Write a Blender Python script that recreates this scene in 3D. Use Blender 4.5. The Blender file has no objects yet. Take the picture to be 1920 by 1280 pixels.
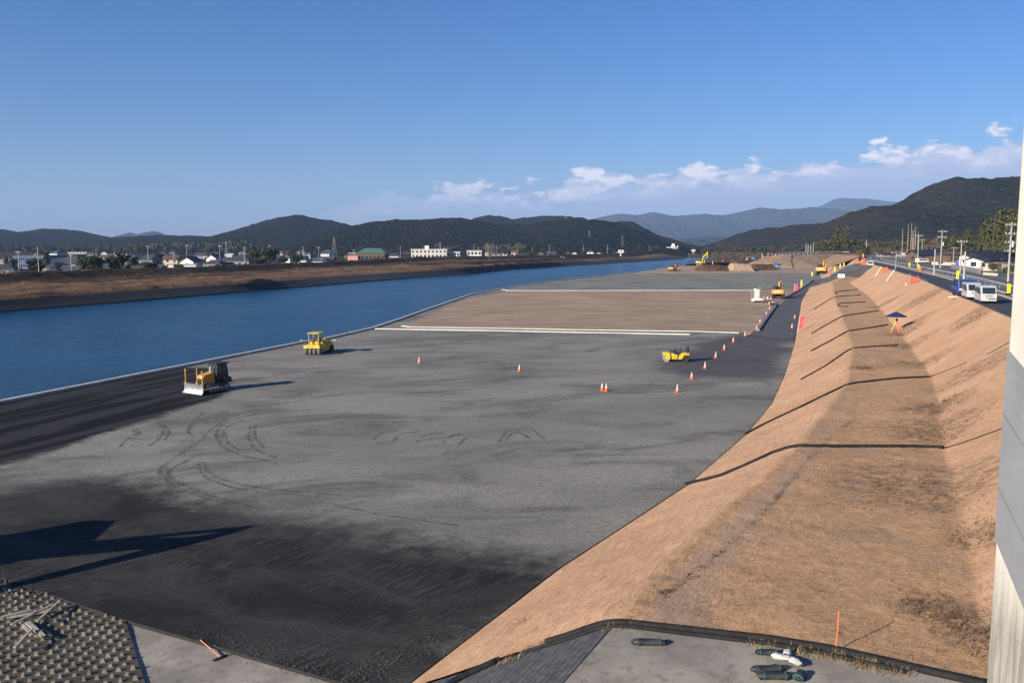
import bpy, math, random
import numpy as np
from mathutils import Vector, Matrix
from mathutils.bvhtree import BVHTree
random.seed(7); rng = np.random.default_rng(7)
SC = bpy.context.scene
COL = SC.collection
R = math.radians

# ---------------------------------------------------------------- camera
F = 1600.0; HC = 14.0; PITCH = math.atan(182 / F)
cam = bpy.data.cameras.new('camera'); camo = bpy.data.objects.new('camera', cam); COL.objects.link(camo)
cam.sensor_width = 36; cam.lens = 36 * F / 1920; cam.clip_start = 0.1; cam.clip_end = 60000
camo.location = (0, 0, HC); camo.rotation_euler = (math.pi / 2 - PITCH, 0, 0)
SC.camera = camo
# ---------------------------------------------------------------- light
SUN_DIR = Vector((0.78, 0.62, 0)).normalized()          # the way the light travels over the ground
SUN_EL = R(21)
sun = bpy.data.lights.new('sun', 'SUN'); sun.energy = 5.0; sun.angle = R(0.5); sun.color = (1.0, 0.89, 0.74)
suno = bpy.data.objects.new('sun', sun); COL.objects.link(suno)
LD = Vector((SUN_DIR.x * math.cos(SUN_EL), SUN_DIR.y * math.cos(SUN_EL), -math.sin(SUN_EL)))
suno.rotation_euler = (-LD).to_track_quat('Z', 'Y').to_euler(); suno.location = (-60, -60, 80)
W = bpy.data.worlds.new('World'); SC.world = W; W.use_nodes = True
nt = W.node_tree; nt.nodes.clear()
class NT:
    def __init__(s, t): s.t = t
    def n(s, ty, **kw):
        q = s.t.nodes.new(ty)
        for k, v in kw.items(): setattr(q, k, v)
        return q
    def l(s, a, b): s.t.links.new(a, b)
    def m(s, op, a, b=None, c=None, clamp=False):
        q = s.n('ShaderNodeMath', operation=op); q.use_clamp = clamp
        for i, v in enumerate((a, b, c)):
            if v is None: continue
            if isinstance(v, (int, float)): q.inputs[i].default_value = v
            else: s.l(v, q.inputs[i])
        return q.outputs[0]
    def ss(s, x, a, b):
        q = s.n('ShaderNodeMapRange', interpolation_type='SMOOTHSTEP')
        s.l(x, q.inputs[0]); q.inputs[1].default_value = a; q.inputs[2].default_value = b
        return q.outputs[0]
    def mix(s, f, a, b, mode='MIX'):
        q = s.n('ShaderNodeMix', data_type='RGBA', blend_type=mode)
        for i, v in ((0, f), (6, a), (7, b)):
            if isinstance(v, (int, float)): q.inputs[i].default_value = v
            elif isinstance(v, tuple): q.inputs[i].default_value = (*v, 1)[:4]
            else: s.l(v, q.inputs[i])
        return q.outputs[2]
    def noise(s, vec, scale, detail=5, rough=.55, dist=0):
        q = s.n('ShaderNodeTexNoise'); q.inputs['Scale'].default_value = scale
        q.inputs['Detail'].default_value = detail; q.inputs['Roughness'].default_value = rough
        q.inputs['Distortion'].default_value = dist
        if vec is not None: s.l(vec, q.inputs['Vector'])
        return q.outputs[0]
    def mapv(s, vec, scale=(1, 1, 1), rot=(0, 0, 0), loc=(0, 0, 0)):
        if any(rot):
            q0 = s.n('ShaderNodeMapping'); s.l(vec, q0.inputs[0]); q0.inputs[2].default_value = rot; vec = q0.outputs[0]
        q = s.n('ShaderNodeMapping'); s.l(vec, q.inputs[0])
        q.inputs[1].default_value = loc; q.inputs[3].default_value = scale
        return q.outputs[0]
w = NT(nt)
sky = w.n('ShaderNodeTexSky', sky_type='NISHITA'); sky.sun_disc = False; sky.sun_elevation = SUN_EL
sky.sun_rotation = math.atan2(-SUN_DIR.x, -SUN_DIR.y); sky.air_density = 1.0; sky.dust_density = 0.3; sky.ozone_density = 3.0
sky.altitude = 0
tc = w.n('ShaderNodeTexCoord'); sep = w.n('ShaderNodeSeparateXYZ'); w.l(tc.outputs['Generated'], sep.inputs[0])
yy = w.m('MAXIMUM', sep.outputs[1], 0.05)
ta = w.m('DIVIDE', sep.outputs[0], yy); te = w.m('DIVIDE', sep.outputs[2], yy)
comb = w.n('ShaderNodeCombineXYZ'); w.l(ta, comb.inputs[0]); w.l(te, comb.inputs[1])
top = w.m('MULTIPLY_ADD', ta, 0.086, 0.0725)            # the cloud bank climbs to the right
rel = w.m('SUBTRACT', te, top)
v1 = w.mapv(comb.outputs[0], (1, 2.2, 1))
v3 = w.mapv(comb.outputs[0], (1, 2.4, 1), loc=(3.1, 1.7, 0))
n1 = w.noise(v1, 17, 9, .56, .15); n2 = w.noise(v3, 4.2, 4, .5)
front = w.ss(sep.outputs[1], 0.1, 0.4)
right = w.ss(ta, -0.34, 0.20)
big_ = w.noise(w.mapv(comb.outputs[0], (1, 1.0, 1), loc=(.37, .2, 0)), 7, 3, .5)
n1s = w.noise(w.mapv(comb.outputs[0], (1, 2.2, 1), loc=(0.004, -0.010, 0)), 17, 9, .56, .15)
e_ = w.m('SUBTRACT', w.m('ADD', rel, 0.002), w.m('MULTIPLY', w.m('ADD', w.m('SUBTRACT', n1, .53), w.m('MULTIPLY', w.m('SUBTRACT', big_, .5), .45)), 0.115))
bank = w.m('MULTIPLY', w.ss(e_, 0.006, -0.012), w.ss(te, -0.01, 0.045))
low = w.ss(rel, -0.070, -0.020)
bank = w.m('MULTIPLY', bank, w.m('MULTIPLY', right, w.m('MULTIPLY_ADD', low, 0.45, 0.52)))
tops = w.m('MULTIPLY', w.ss(e_, 0.004, -0.006), w.ss(e_, -0.044, -0.008))
tops = w.m('MULTIPLY', tops, w.m('MULTIPLY', w.ss(rel, -0.048, -0.020), w.ss(n1, .36, .54)))
tops = w.m('MULTIPLY', tops, w.m('MULTIPLY', w.ss(ta, -0.30, 0.08), w.ss(big_, .18, .40)))
bank = w.m('MULTIPLY', bank, front); tops = w.m('MULTIPLY', tops, front)
hs = w.n('ShaderNodeHueSaturation'); w.l(sky.outputs[0], hs.inputs['Color']); hs.inputs['Saturation'].default_value = 1.30; hs.inputs['Value'].default_value = 1.0
skyc = w.mix(1.0, hs.outputs[0], (0.83, 0.94, 1.27), 'MULTIPLY')
c1 = w.mix(bank, skyc, (6.0, 6.7, 9.0))
lit = w.ss(w.m('SUBTRACT', n1, n1s), -0.05, 0.06)
pc = w.mix(lit, (7.4, 8.0, 10.0), (13.0, 12.4, 12.6))
c2 = w.mix(w.m('MULTIPLY', tops, .9), c1, pc)
bg = w.n('ShaderNodeBackground'); w.l(c2, bg.inputs[0]); bg.inputs[1].default_value = 0.050
wo = w.n('ShaderNodeOutputWorld'); w.l(bg.outputs[0], wo.inputs[0])
SC.view_settings.view_transform = 'Standard'; SC.view_settings.look = 'None'
SC.view_settings.exposure = 0.92; SC.view_settings.gamma = 1.0; SC.view_settings.use_curve_mapping = False
SC.cycles.use_denoising = True; SC.cycles.volume_bounces = 0; SC.cycles.max_bounces = 6
SC.cycles.diffuse_bounces = 2; SC.cycles.transparent_max_bounces = 8

# ---------------------------------------------------------------- helpers
cp, sp = math.cos(PITCH), math.sin(PITCH)
def raydir(u, v):
    a = (u - 960) / F; b = (640 - v) / F
    return Vector((a, cp + b * sp, -sp + b * cp))
def P(u, v, z=0.0):
    d = raydir(u, v); t = (z - HC) / d.z
    return Vector((d.x * t, d.y * t, z))
def PD(u, v, dist):                     # point seen at (u,v) at ground distance dist
    d = raydir(u, v); t = dist / d.y
    return Vector((d.x * t, dist, HC + d.z * t))

def tag(o, label=None, cat=None, group=None, kind=None):
    if label: o['label'] = label
    if cat: o['category'] = cat
    if group: o['group'] = group
    if kind: o['kind'] = kind
    return o
def empty(name, loc=(0, 0, 0), rz=0.0, label=None, cat=None, group=None, sc=1.0):
    o = bpy.data.objects.new(name, None); COL.objects.link(o)
    o.location = loc; o.rotation_euler = (0, 0, rz); o.scale = (sc, sc, sc); o.empty_display_size = .3
    return tag(o, label, cat, group)
KIDS = {}
def setparent(o, p):
    o.parent = p; KIDS.setdefault(p.name, []).append(o)
def copy_tree(o, parent=None):
    c = o.copy(); COL.objects.link(c)
    if parent is not None: setparent(c, parent)
    for ch in KIDS.get(o.name, []): copy_tree(ch, c)
    return c
def place(proto, first, loc, rz=0, label=None, sc=1.0, group=None):
    o = proto if first else copy_tree(proto)
    o.location = loc; o.rotation_euler = (0, 0, rz); o.scale = (sc, sc, sc) if isinstance(sc, (int, float)) else sc
    if label: o['label'] = label
    if group: o['group'] = group
    return o

class MB:
    def __init__(s): s.v = []; s.f = []
    def add(s, vs, fs):
        k = len(s.v); s.v += [tuple(p) for p in vs]; s.f += [tuple(i + k for i in f) for f in fs]; return s
    def box(s, c, d, rz=0, ry=0, rx=0, taper=1.0):
        x, y, z = d[0] / 2, d[1] / 2, d[2] / 2
        M_ = Matrix.Rotation(rz, 3, 'Z') @ Matrix.Rotation(ry, 3, 'Y') @ Matrix.Rotation(rx, 3, 'X')
        vs = []
        for zz in (-1, 1):
            k = taper if zz > 0 else 1
            for a, b in ((-1, -1), (1, -1), (1, 1), (-1, 1)):
                vs.append(Vector(c) + M_ @ Vector((a * x * k, b * y * k, zz * z)))
        return s.add(vs, [(3, 2, 1, 0), (4, 5, 6, 7), (0, 1, 5, 4), (1, 2, 6, 5), (2, 3, 7, 6), (3, 0, 4, 7)])
    def cyl(s, a, b, r0, r1=None, n=10, cap=True):
        r1 = r0 if r1 is None else r1
        a = Vector(a); b = Vector(b); q = (b - a).to_track_quat('Z', 'Y')
        vs = []
        for p, r in ((a, r0), (b, r1)):
            for i in range(n):
                t = 2 * math.pi * i / n
                vs.append(p + q @ Vector((r * math.cos(t), r * math.sin(t), 0)))
        fs = [(i, (i + 1) % n, n + (i + 1) % n, n + i) for i in range(n)]
        if cap: fs += [tuple(range(n - 1, -1, -1)), tuple(range(n, 2 * n))]
        return s.add(vs, fs)
    def tube(s, pts, r, n=6, rs=None):
        pts = [Vector(p) for p in pts]; vs = []; m = len(pts)
        for i, p in enumerate(pts):
            d = (pts[min(i + 1, m - 1)] - pts[max(i - 1, 0)]); q = d.to_track_quat('Z', 'Y')
            rr = rs[i] if rs else r
            for k in range(n):
                t = 2 * math.pi * k / n
                vs.append(p + q @ Vector((rr * math.cos(t), rr * math.sin(t), 0)))
        fs = []
        for i in range(m - 1):
            for k in range(n):
                fs.append((i * n + k, i * n + (k + 1) % n, (i + 1) * n + (k + 1) % n, (i + 1) * n + k))
        fs += [tuple(range(n - 1, -1, -1)), tuple(range((m - 1) * n, m * n))]
        return s.add(vs, fs)
    def prism(s, prof, y0, y1, inset=0):           # side profile in x,z swept across y
        n = len(prof)
        vs = [(x, y0, z) for x, z in prof] + [(x, y1, z) for x, z in prof]
        fs = [(i, (i + 1) % n, n + (i + 1) % n, n + i) for i in range(n)] + [tuple(range(n - 1, -1, -1)), tuple(range(n, 2 * n))]
        return s.add(vs, fs)
    def lathe(s, prof, n=14, c=(0, 0, 0), axis='Z'):
        vs = []
        for r, z in prof:
            for i in range(n):
                t = 2 * math.pi * i / n
                p = (r * math.cos(t), r * math.sin(t), z)
                if axis == 'Y': p = (p[0], p[2], p[1])
                vs.append((p[0] + c[0], p[1] + c[1], p[2] + c[2]))
        fs = []
        for j in range(len(prof) - 1):
            for i in range(n):
                fs.append((j * n + i, j * n + (i + 1) % n, (j + 1) * n + (i + 1) % n, (j + 1) * n + i))
        fs += [tuple(range(n - 1, -1, -1)), tuple(range((len(prof) - 1) * n, len(prof) * n))]
        return s.add(vs, fs)
    def build(s, name, mat, parent=None, bevel=0, smooth=False):
        me = bpy.data.meshes.new(name); me.from_pydata(s.v, [], s.f); me.update()
        if smooth: me.shade_smooth()
        me.materials.append(mat)
        o = bpy.data.objects.new(name, me); COL.objects.link(o)
        if parent is not None: setparent(o, parent)
        if bevel:
            b = o.modifiers.new('bevel', 'BEVEL'); b.width = bevel; b.segments = 2; b.limit_method = 'ANGLE'
        return o

def mat(name, c1, c2=None, scale=2.0, rough=.85, metal=0.0, bump=0.0, bscale=None, world=False, lo=.35, hi=.65, dirt=0.0, spec=.35, coat=0):
    m = bpy.data.materials.new(name); m.use_nodes = True
    t = NT(m.node_tree); t.t.nodes.clear()
    b = t.n('ShaderNodeBsdfPrincipled'); o = t.n('ShaderNodeOutputMaterial'); t.l(b.outputs[0], o.inputs[0])
    b.inputs['Roughness'].default_value = rough; b.inputs['Metallic'].default_value = metal
    b.inputs['Specular IOR Level'].default_value = spec; b.inputs['Coat Weight'].default_value = coat
    if world:
        g = t.n('ShaderNodeNewGeometry'); vec = g.outputs['Position']
    else:
        g = t.n('ShaderNodeTexCoord'); vec = g.outputs['Object']
    if c2 is None: c2 = tuple(x * .8 for x in c1)
    n = t.noise(vec, scale, 6, .6)
    col = t.mix(t.ss(n, lo, hi), c1, c2)
    if dirt:
        n3 = t.noise(vec, scale * 5, 5, .7)
        col = t.mix(t.m('MULTIPLY', t.ss(n3, .5, .7), dirt), col, (.12, .10, .08))
    t.l(col, b.inputs['Base Color'])
    if bump:
        nb = t.noise(vec, bscale or scale * 4, 4, .6)
        bp = t.n('ShaderNodeBump'); bp.inputs['Strength'].default_value = bump; bp.inputs['Distance'].default_value = .05
        t.l(nb, bp.inputs['Height']); t.l(bp.outputs[0], b.inputs['Normal'])
    return m

def vnoise(x, y, seed=0):
    xi = np.floor(x).astype(np.int64); yi = np.floor(y).astype(np.int64); fx = x - xi; fy = y - yi
    fx = fx * fx * (3 - 2 * fx); fy = fy * fy * (3 - 2 * fy)
    def h(a, b):
        n = (a * 374761393 + b * 668265263 + seed * 1442695041) & 0xffffffff
        n = ((n ^ (n >> 13)) * 1274126177) & 0xffffffff
        return ((n ^ (n >> 16)) & 0xffff) / 65535.0
    return (h(xi, yi) * (1 - fx) + h(xi + 1, yi) * fx) * (1 - fy) + (h(xi, yi + 1) * (1 - fx) + h(xi + 1, yi + 1) * fx) * fy
def fbm(x, y, oct=4, seed=0, gain=.5):
    a = 1; s = 0; t = 0
    for i in range(oct):
        s += a * vnoise(x * 2 ** i, y * 2 ** i, seed + i * 17); t += a; a *= gain
    return s / t
def gridmesh(name, X, Y, Z, mat_, attrs=None, smooth=True):
    n, m = X.shape
    co = np.stack([X, Y, Z], -1).reshape(-1, 3)
    idx = np.arange(n * m).reshape(n, m)
    q = np.stack([idx[:-1, :-1], idx[:-1, 1:], idx[1:, 1:], idx[1:, :-1]], -1).reshape(-1, 4)
    me = bpy.data.meshes.new(name)
    me.vertices.add(len(co)); me.vertices.foreach_set('co', co.astype(np.float32).ravel())
    me.loops.add(q.size); me.loops.foreach_set('vertex_index', q.astype(np.int32).ravel())
    me.polygons.add(len(q)); me.polygons.foreach_set('loop_start', np.arange(0, q.size, 4, dtype=np.int32))
    me.polygons.foreach_set('loop_total', np.full(len(q), 4, dtype=np.int32)) if False else None
    me.update(calc_edges=True); me.validate()
    if smooth: me.shade_smooth()
    for k, a in (attrs or {}).items():
        at = me.attributes.new(k, 'FLOAT', 'POINT'); at.data.foreach_set('value', a.astype(np.float32).ravel())
    me.materials.append(mat_)
    o = bpy.data.objects.new(name, me); COL.objects.link(o)
    return o
def inpoly(X, Y, poly):
    ins = np.zeros(X.shape, bool); n = len(poly)
    for i in range(n):
        x0, y0 = poly[i][:2]; x1, y1 = poly[(i + 1) % n][:2]
        c = ((y0 > Y) != (y1 > Y)) & (X < (x1 - x0) * (Y - y0) / ((y1 - y0) or 1e-9) + x0)
        ins ^= c
    return ins
def segdist(X, Y, poly, closed=True):
    d = np.full(X.shape, 1e9); n = len(poly)
    for i in range(n if closed else n - 1):
        x0, y0 = poly[i][:2]; x1, y1 = poly[(i + 1) % n][:2]
        dx, dy = x1 - x0, y1 - y0; L = dx * dx + dy * dy or 1e-9
        t = np.clip(((X - x0) * dx + (Y - y0) * dy) / L, 0, 1)
        d = np.minimum(d, np.hypot(X - x0 - t * dx, Y - y0 - t * dy))
    return d
def zone(X, Y, px, soft):                   # 0..1 inside a ground patch, fading across its edge
    poly = [P(*p) for p in px]
    d = segdist(X, Y, poly); sgn = np.where(inpoly(X, Y, poly), 1, -1)
    return np.clip(.5 + .5 * sgn * d / soft, 0, 1)
# ================================================================ TERRAIN
class Rail:
    def __init__(s, px=(), world=(), z=0.0):
        pts = []
        for p in px:
            q = P(p[0], p[1], p[2] if len(p) > 2 else z); pts.append((q.x, q.y, q.z))
        pts += [tuple(q) for q in world]
        pts.sort(key=lambda a: a[1]); a = np.array(pts)
        s.x, s.y, s.z = a[:, 0], a[:, 1], a[:, 2]
        s.p = [Vector(q) for q in pts]
    def X(s, y):
        y = np.asarray(y, float); r = np.interp(y, s.y, s.x)
        k0 = (s.x[1] - s.x[0]) / (s.y[1] - s.y[0]); k1 = (s.x[-1] - s.x[-2]) / (s.y[-1] - s.y[-2])
        r = np.where(y < s.y[0], s.x[0] + k0 * (y - s.y[0]), r)
        return np.where(y > s.y[-1], s.x[-1] + k1 * (y - s.y[-1]), r)
    def Z(s, y): return np.interp(y, s.y, s.z)
TOE = Rail([(760, 1285), (1050, 1063), (1290, 907), (1400, 812), (1447, 755), (1472, 700), (1490, 642), (1501, 567), (1513, 540)],
           world=[(111, 300, 0), (152, 427, 0), (185, 500, 0)])
SHO = Rail([(1150, 1172), (1250, 1060), (1370, 950), (1500, 837), (1590, 720), (1600, 652), (1590, 620), (1580, 592), (1565, 557), (1562, 530)],
           world=[(118, 300, 3), (159, 427, 3), (192, 500, 3)], z=3.0)
BEN = Rail([(1770, 840), (1747, 705), (1710, 655), (1682, 617), (1660, 590), (1625, 552), (1592, 530)],
           world=[(125, 300, 3.1), (166, 427, 3.1), (199, 500, 3.1), (12.6, 21, 3.1)], z=3.1)
CRE = Rail([(1897, 597), (1800, 556), (1720, 521), (1640, 497), (1600, 487)],
           world=[(17, 8, 7.6), (30, 42, 7.6), (172, 427, 7.6), (205, 500, 7.6)], z=7.6)
QUAY = Rail([(0, 757), (335, 690), (400, 677), (560, 645), (620, 635), (702, 616), (750, 600), (800, 582), (887, 552), (940, 542), (1012, 530), (1150, 515), (1240, 505)],
            world=[(-62, 30, 0), (115, 560, 0), (205, 830, 0), (350, 1530, 0)])
BVT = []
def register(X, Y, Z):
    n, m = X.shape; idx = np.arange(n * m).reshape(n, m)
    q = np.stack([idx[:-1, :-1], idx[:-1, 1:], idx[1:, 1:], idx[1:, :-1]], -1).reshape(-1, 4)
    BVT.append(BVHTree.FromPolygons(np.stack([X, Y, Z], -1).reshape(-1, 3).tolist(), q.tolist()))
def hit(u, v, default=0.0):
    d = raydir(u, v).normalized(); best = None
    for b in BVT:
        r = b.ray_cast(Vector((0, 0, HC)), d)
        if r[0] is not None and (best is None or r[3] < best[1]): best = (r[0], r[3])
    return best[0] if best else P(u, v, default)
def ground(x, y):
    z = None
    for b in BVT:
        r = b.ray_cast(Vector((x, y, 60)), Vector((0, 0, -1)))
        if r[0] is not None and (z is None or r[0].z > z): z = r[0].z
    return z if z is not None else 0.0
def boundary_y(rx, bx, by):
    y = np.full(len(rx), 25.0)
    for _ in range(60):
        x = np.array([f(yy) for f, yy in zip(rx, y)])
        y = .5 * y + .5 * np.interp(x, bx, by)
    return y
def rows(n, k=2.2):
    t = np.linspace(0, 1, n); return (np.exp(k * t) - 1) / (math.exp(k) - 1)

# ---------------- materials of the ground
def ground_material():
    m = bpy.data.materials.new('compacted_gravel'); m.use_nodes = True
    t = NT(m.node_tree); t.t.nodes.clear()
    b = t.n('ShaderNodeBsdfPrincipled'); o = t.n('ShaderNodeOutputMaterial'); t.l(b.outputs[0], o.inputs[0])
    g = t.n('ShaderNodeNewGeometry'); pos = g.outputs['Position']
    def at(n): q = t.n('ShaderNodeAttribute'); q.attribute_name = n; return q.outputs['Fac']
    fine = t.noise(pos, 9, 5, .75); med = t.noise(pos, .9, 6, .65); big = t.noise(t.mapv(pos, (.05, .10, 1), rot=(0, 0, .2)), 1, 7, .62, .4)
    streak = t.noise(t.mapv(pos, (.06, .17, 1), rot=(0, 0, -.12)), 1, 9, .70, 1.2)
    streak2 = t.noise(t.mapv(pos, (.7, 6.0, 1), rot=(0, 0, -.95)), 1, 4, .65, .5)
    cloud = t.noise(t.mapv(pos, (.08, .17, 1), rot=(0, 0, -.35)), 1, 9, .70, .8)
    base = t.mix(t.ss(big, .35, .68), (.325, .312, .268), (.225, .217, .190))
    base = t.mix(t.m('MULTIPLY', t.ss(cloud, .45, .66), .75), base, (.085, .086, .082))
    base = t.mix(t.m('MULTIPLY', t.ss(streak, .58, .72), .45), base, (.075, .076, .080))
    base = t.mix(t.m('MULTIPLY', t.ss(med, .45, .62), .25), base, (.24, .228, .21))
    mott = t.noise(pos, 2.6, 6, .8); base = t.mix(t.m('MULTIPLY', t.ss(mott, .46, .60), .38), base, (.10, .10, .10))
    # laid asphalt mix: tone where the rollers have been and have not
    edge = t.m('MULTIPLY', t.m('SUBTRACT', t.m('ADD', t.m('MULTIPLY', big, .6), t.m('MULTIPLY', med, .4)), .5), 1.1)
    dk = t.ss(t.m('ADD', at('dark'), t.m('MULTIPLY', edge, 1.5)), .22, .78)
    aspc = t.mix(t.ss(t.noise(t.mapv(pos, (.14, .28, 1), rot=(0, 0, .5)), 1, 8, .70, .8), .38, .66), (.020, .020, .020), (.052, .052, .050))
    aspc = t.mix(t.m('MULTIPLY', t.ss(streak2, .50, .60), t.m('MULTIPLY', t.ss(cloud, .40, .56), .75)), aspc, (.070, .070, .067))
    base = t.mix(dk, base, aspc)
    fr = t.ss(t.m('ADD', at('fresh'), t.m('MULTIPLY', edge, .8)), .38, .60)
    frc = t.mix(t.ss(t.noise(t.mapv(pos, (.045, .50, 1), rot=(0, 0, -1.22)), 1, 6, .6, .4), .47, .54), (.034, .034, .035), (.007, .007, .008))
    base = t.mix(fr, base, frc)
    ln = t.m('MULTIPLY', t.ss(t.m('ADD', at('lane'), t.m('MULTIPLY', edge, 1.3)), .35, .75), .85)
    base = t.mix(ln, base, (.075, .078, .085))
    so = t.ss(t.m('ADD', at('soil'), t.m('MULTIPLY', edge, .25)), .40, .60)
    soc = t.mix(t.ss(cloud, .38, .62), (.42, .310, .215), (.31, .225, .155))
    soc = t.mix(t.ss(t.noise(t.mapv(pos, (.03, .10, 1), rot=(0, 0, .35)), 1, 7, .65, 1.0), .5, .7), soc, (.50, .38, .27))
    base = t.mix(so, base, soc)
    spk = t.n('ShaderNodeTexVoronoi'); spk.inputs['Scale'].default_value = 9; t.l(pos, spk.inputs['Vector'])
    base = t.mix(t.m('MULTIPLY', t.ss(fine, .40, .62), .75), base, t.mix(.5, base, (.0, .0, .0)))
    stone = t.m('MULTIPLY', t.m('LESS_THAN', spk.outputs['Distance'], .16), t.ss(med, .42, .62))
    base = t.mix(t.m('MULTIPLY', stone, .30), base, (.26, .25, .24))
    t.l(base, b.inputs['Base Color']); b.inputs['Roughness'].default_value = .93; b.inputs['Specular IOR Level'].default_value = .15
    h = t.m('ADD', t.m('MULTIPLY', fine, .6), t.m('MULTIPLY', streak2, .8))
    bp = t.n('ShaderNodeBump'); bp.inputs['Strength'].default_value = .55; bp.inputs['Distance'].default_value = .05
    t.l(h, bp.inputs['Height']); t.l(bp.outputs[0], b.inputs['Normal'])
    return m
M_SITE = ground_material()

def straw_material():
    m = bpy.data.materials.new('straw_mat'); m.use_nodes = True
    t = NT(m.node_tree); t.t.nodes.clear()
    b = t.n('ShaderNodeBsdfPrincipled'); o = t.n('ShaderNodeOutputMaterial'); t.l(b.outputs[0], o.inputs[0])
    g = t.n('ShaderNodeNewGeometry'); pos = g.outputs['Position']
    def at(n): q = t.n('ShaderNodeAttribute'); q.attribute_name = n; return q.outputs['Fac']
    zn = t.ss(at('bench_side'), 1.2, 1.8); rot = (0, 0, .38)                                   # straw is combed up the slope
    def blend(sc1, d, dist):
        lo_ = t.noise(t.mapv(pos, sc1, rot=(0, 0, -1.12)), 1, d, .72, dist); up_ = t.noise(t.mapv(pos, sc1, rot=rot), 1, d, .72, dist)
        mx = t.n('ShaderNodeMix', data_type='FLOAT'); t.l(zn, mx.inputs[0]); t.l(lo_, mx.inputs[2]); t.l(up_, mx.inputs[3]); return mx.outputs[0]
    comb_ = blend((1.1, 8, 2), 8, .35); comb2 = blend((.20, 1.3, .5), 7, .5)
    big = t.noise(pos, .16, 6, .62); med = t.noise(pos, 1.6, 6, .7); fine = t.noise(pos, 14, 4, .75)
    seam = t.n('ShaderNodeTexWave', wave_type='BANDS', bands_direction='Y')
    c = t.mix(t.ss(big, .32, .68), (.61, .378, .230), (.50, .298, .178))
    c = t.mix(t.m('MULTIPLY', t.ss(comb_, .46, .66), .55), c, (.27, .155, .088))
    c = t.mix(t.m('MULTIPLY', t.ss(comb_, .50, .30), .45), c, (.70, .49, .31))
    c = t.mix(t.m('MULTIPLY', t.ss(comb2, .58, .74), .40), c, (.27, .17, .095))
    # flat berm: trodden, greyer brown
    be = t.ss(t.m('ADD', at('berm'), t.m('MULTIPLY', t.m('SUBTRACT', t.noise(pos, .6, 6, .7), .5), 1.2)), .25, .75)
    bc = t.mix(t.ss(med, .38, .62), (.60, .375, .205), (.50, .305, .165))
    bc = t.mix(t.m('MULTIPLY', t.ss(t.noise(pos, .30, 8, .7), .52, .62), .65), bc, (.26, .225, .19))
    fib = t.noise(pos, 4.5, 9, .78, 1.6); fib2 = t.noise(pos, 1.3, 8, .75, 1.2)
    bc = t.mix(t.m('MULTIPLY', t.ss(fib, .44, .58), .60), bc, (.19, .115, .065)); bc = t.mix(t.m('MULTIPLY', t.ss(fib, .47, .36), .45), bc, (.60, .41, .25))
    bc = t.mix(t.m('MULTIPLY', t.ss(fib2, .52, .64), .55), bc, (.17, .115, .07))
    gb = t.m('MULTIPLY', t.ss(t.m('ADD', at('greyband'), t.m('MULTIPLY', t.m('SUBTRACT', fib2, .5), 2.6)), .50, .85), .65)
    bc = t.mix(gb, bc, t.mix(t.ss(fib, .4, .6), (.42, .345, .27), (.30, .235, .175)))
    c = t.mix(t.m('MULTIPLY', be, .72), c, bc)
    # weeds and bare scars
    wd = t.m('MULTIPLY', t.ss(t.noise(t.mapv(pos, (.35, .7, 1), rot=(0, 0, .38)), 1, 8, .75, .9), .60, .70), t.m('MULTIPLY_ADD', at('berm'), .45, .55))
    c = t.mix(t.m('MULTIPLY', wd, .75), c, (.115, .085, .055))
    dk = t.m('MULTIPLY', t.ss(at('weed'), .05, .5), t.ss(t.noise(t.mapv(pos, (1.2, 1.9, 1), rot=(0, 0, .38)), 1, 8, .8, .8), .42, .60))
    c = t.mix(t.m('MULTIPLY', dk, .6), c, t.mix(t.ss(fine, .4, .6), (.055, .045, .032), (.16, .115, .075)))
    c = t.mix(t.m('MULTIPLY', t.ss(fine, .45, .70), .35), c, (.16, .10, .06))
    t.l(c, b.inputs['Base Color']); b.inputs['Roughness'].default_value = .95; b.inputs['Specular IOR Level'].default_value = .1
    h = t.m('ADD', t.m('ADD', t.m('MULTIPLY', comb_, .9), t.m('MULTIPLY', fine, .35)), t.m('MULTIPLY', med, .9))
    bp = t.n('ShaderNodeBump'); bp.inputs['Strength'].default_value = .7; bp.inputs['Distance'].default_value = .10
    t.l(h, bp.inputs['Height']); t.l(bp.outputs[0], b.inputs['Normal'])
    return m
M_STRAW = straw_material()
def bank_material(name, a, b_, c_, sc=.35):
    m = bpy.data.materials.new(name); m.use_nodes = True
    t = NT(m.node_tree); t.t.nodes.clear()
    b = t.n('ShaderNodeBsdfPrincipled'); o = t.n('ShaderNodeOutputMaterial'); t.l(b.outputs[0], o.inputs[0])
    pos = t.n('ShaderNodeNewGeometry').outputs['Position']
    n1 = t.noise(pos, sc, 7, .68, .4); n2 = t.noise(pos, sc * .12, 5, .6); n3 = t.noise(pos, 1.8, 4, .7)
    c = t.mix(t.ss(n1, .38, .62), a, b_); c = t.mix(t.ss(n2, .42, .62), c, t.mix(.6, c, c_))
    c = t.mix(t.m('MULTIPLY', t.ss(n3, .5, .7), .4), c, (.05, .035, .022))
    t.l(c, b.inputs['Base Color']); b.inputs['Roughness'].default_value = 1; b.inputs['Specular IOR Level'].default_value = .05
    bp = t.n('ShaderNodeBump'); bp.inputs['Strength'].default_value = .8; bp.inputs['Distance'].default_value = .5
    t.l(n1, bp.inputs['Height']); t.l(bp.outputs[0], b.inputs['Normal'])
    return m
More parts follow.
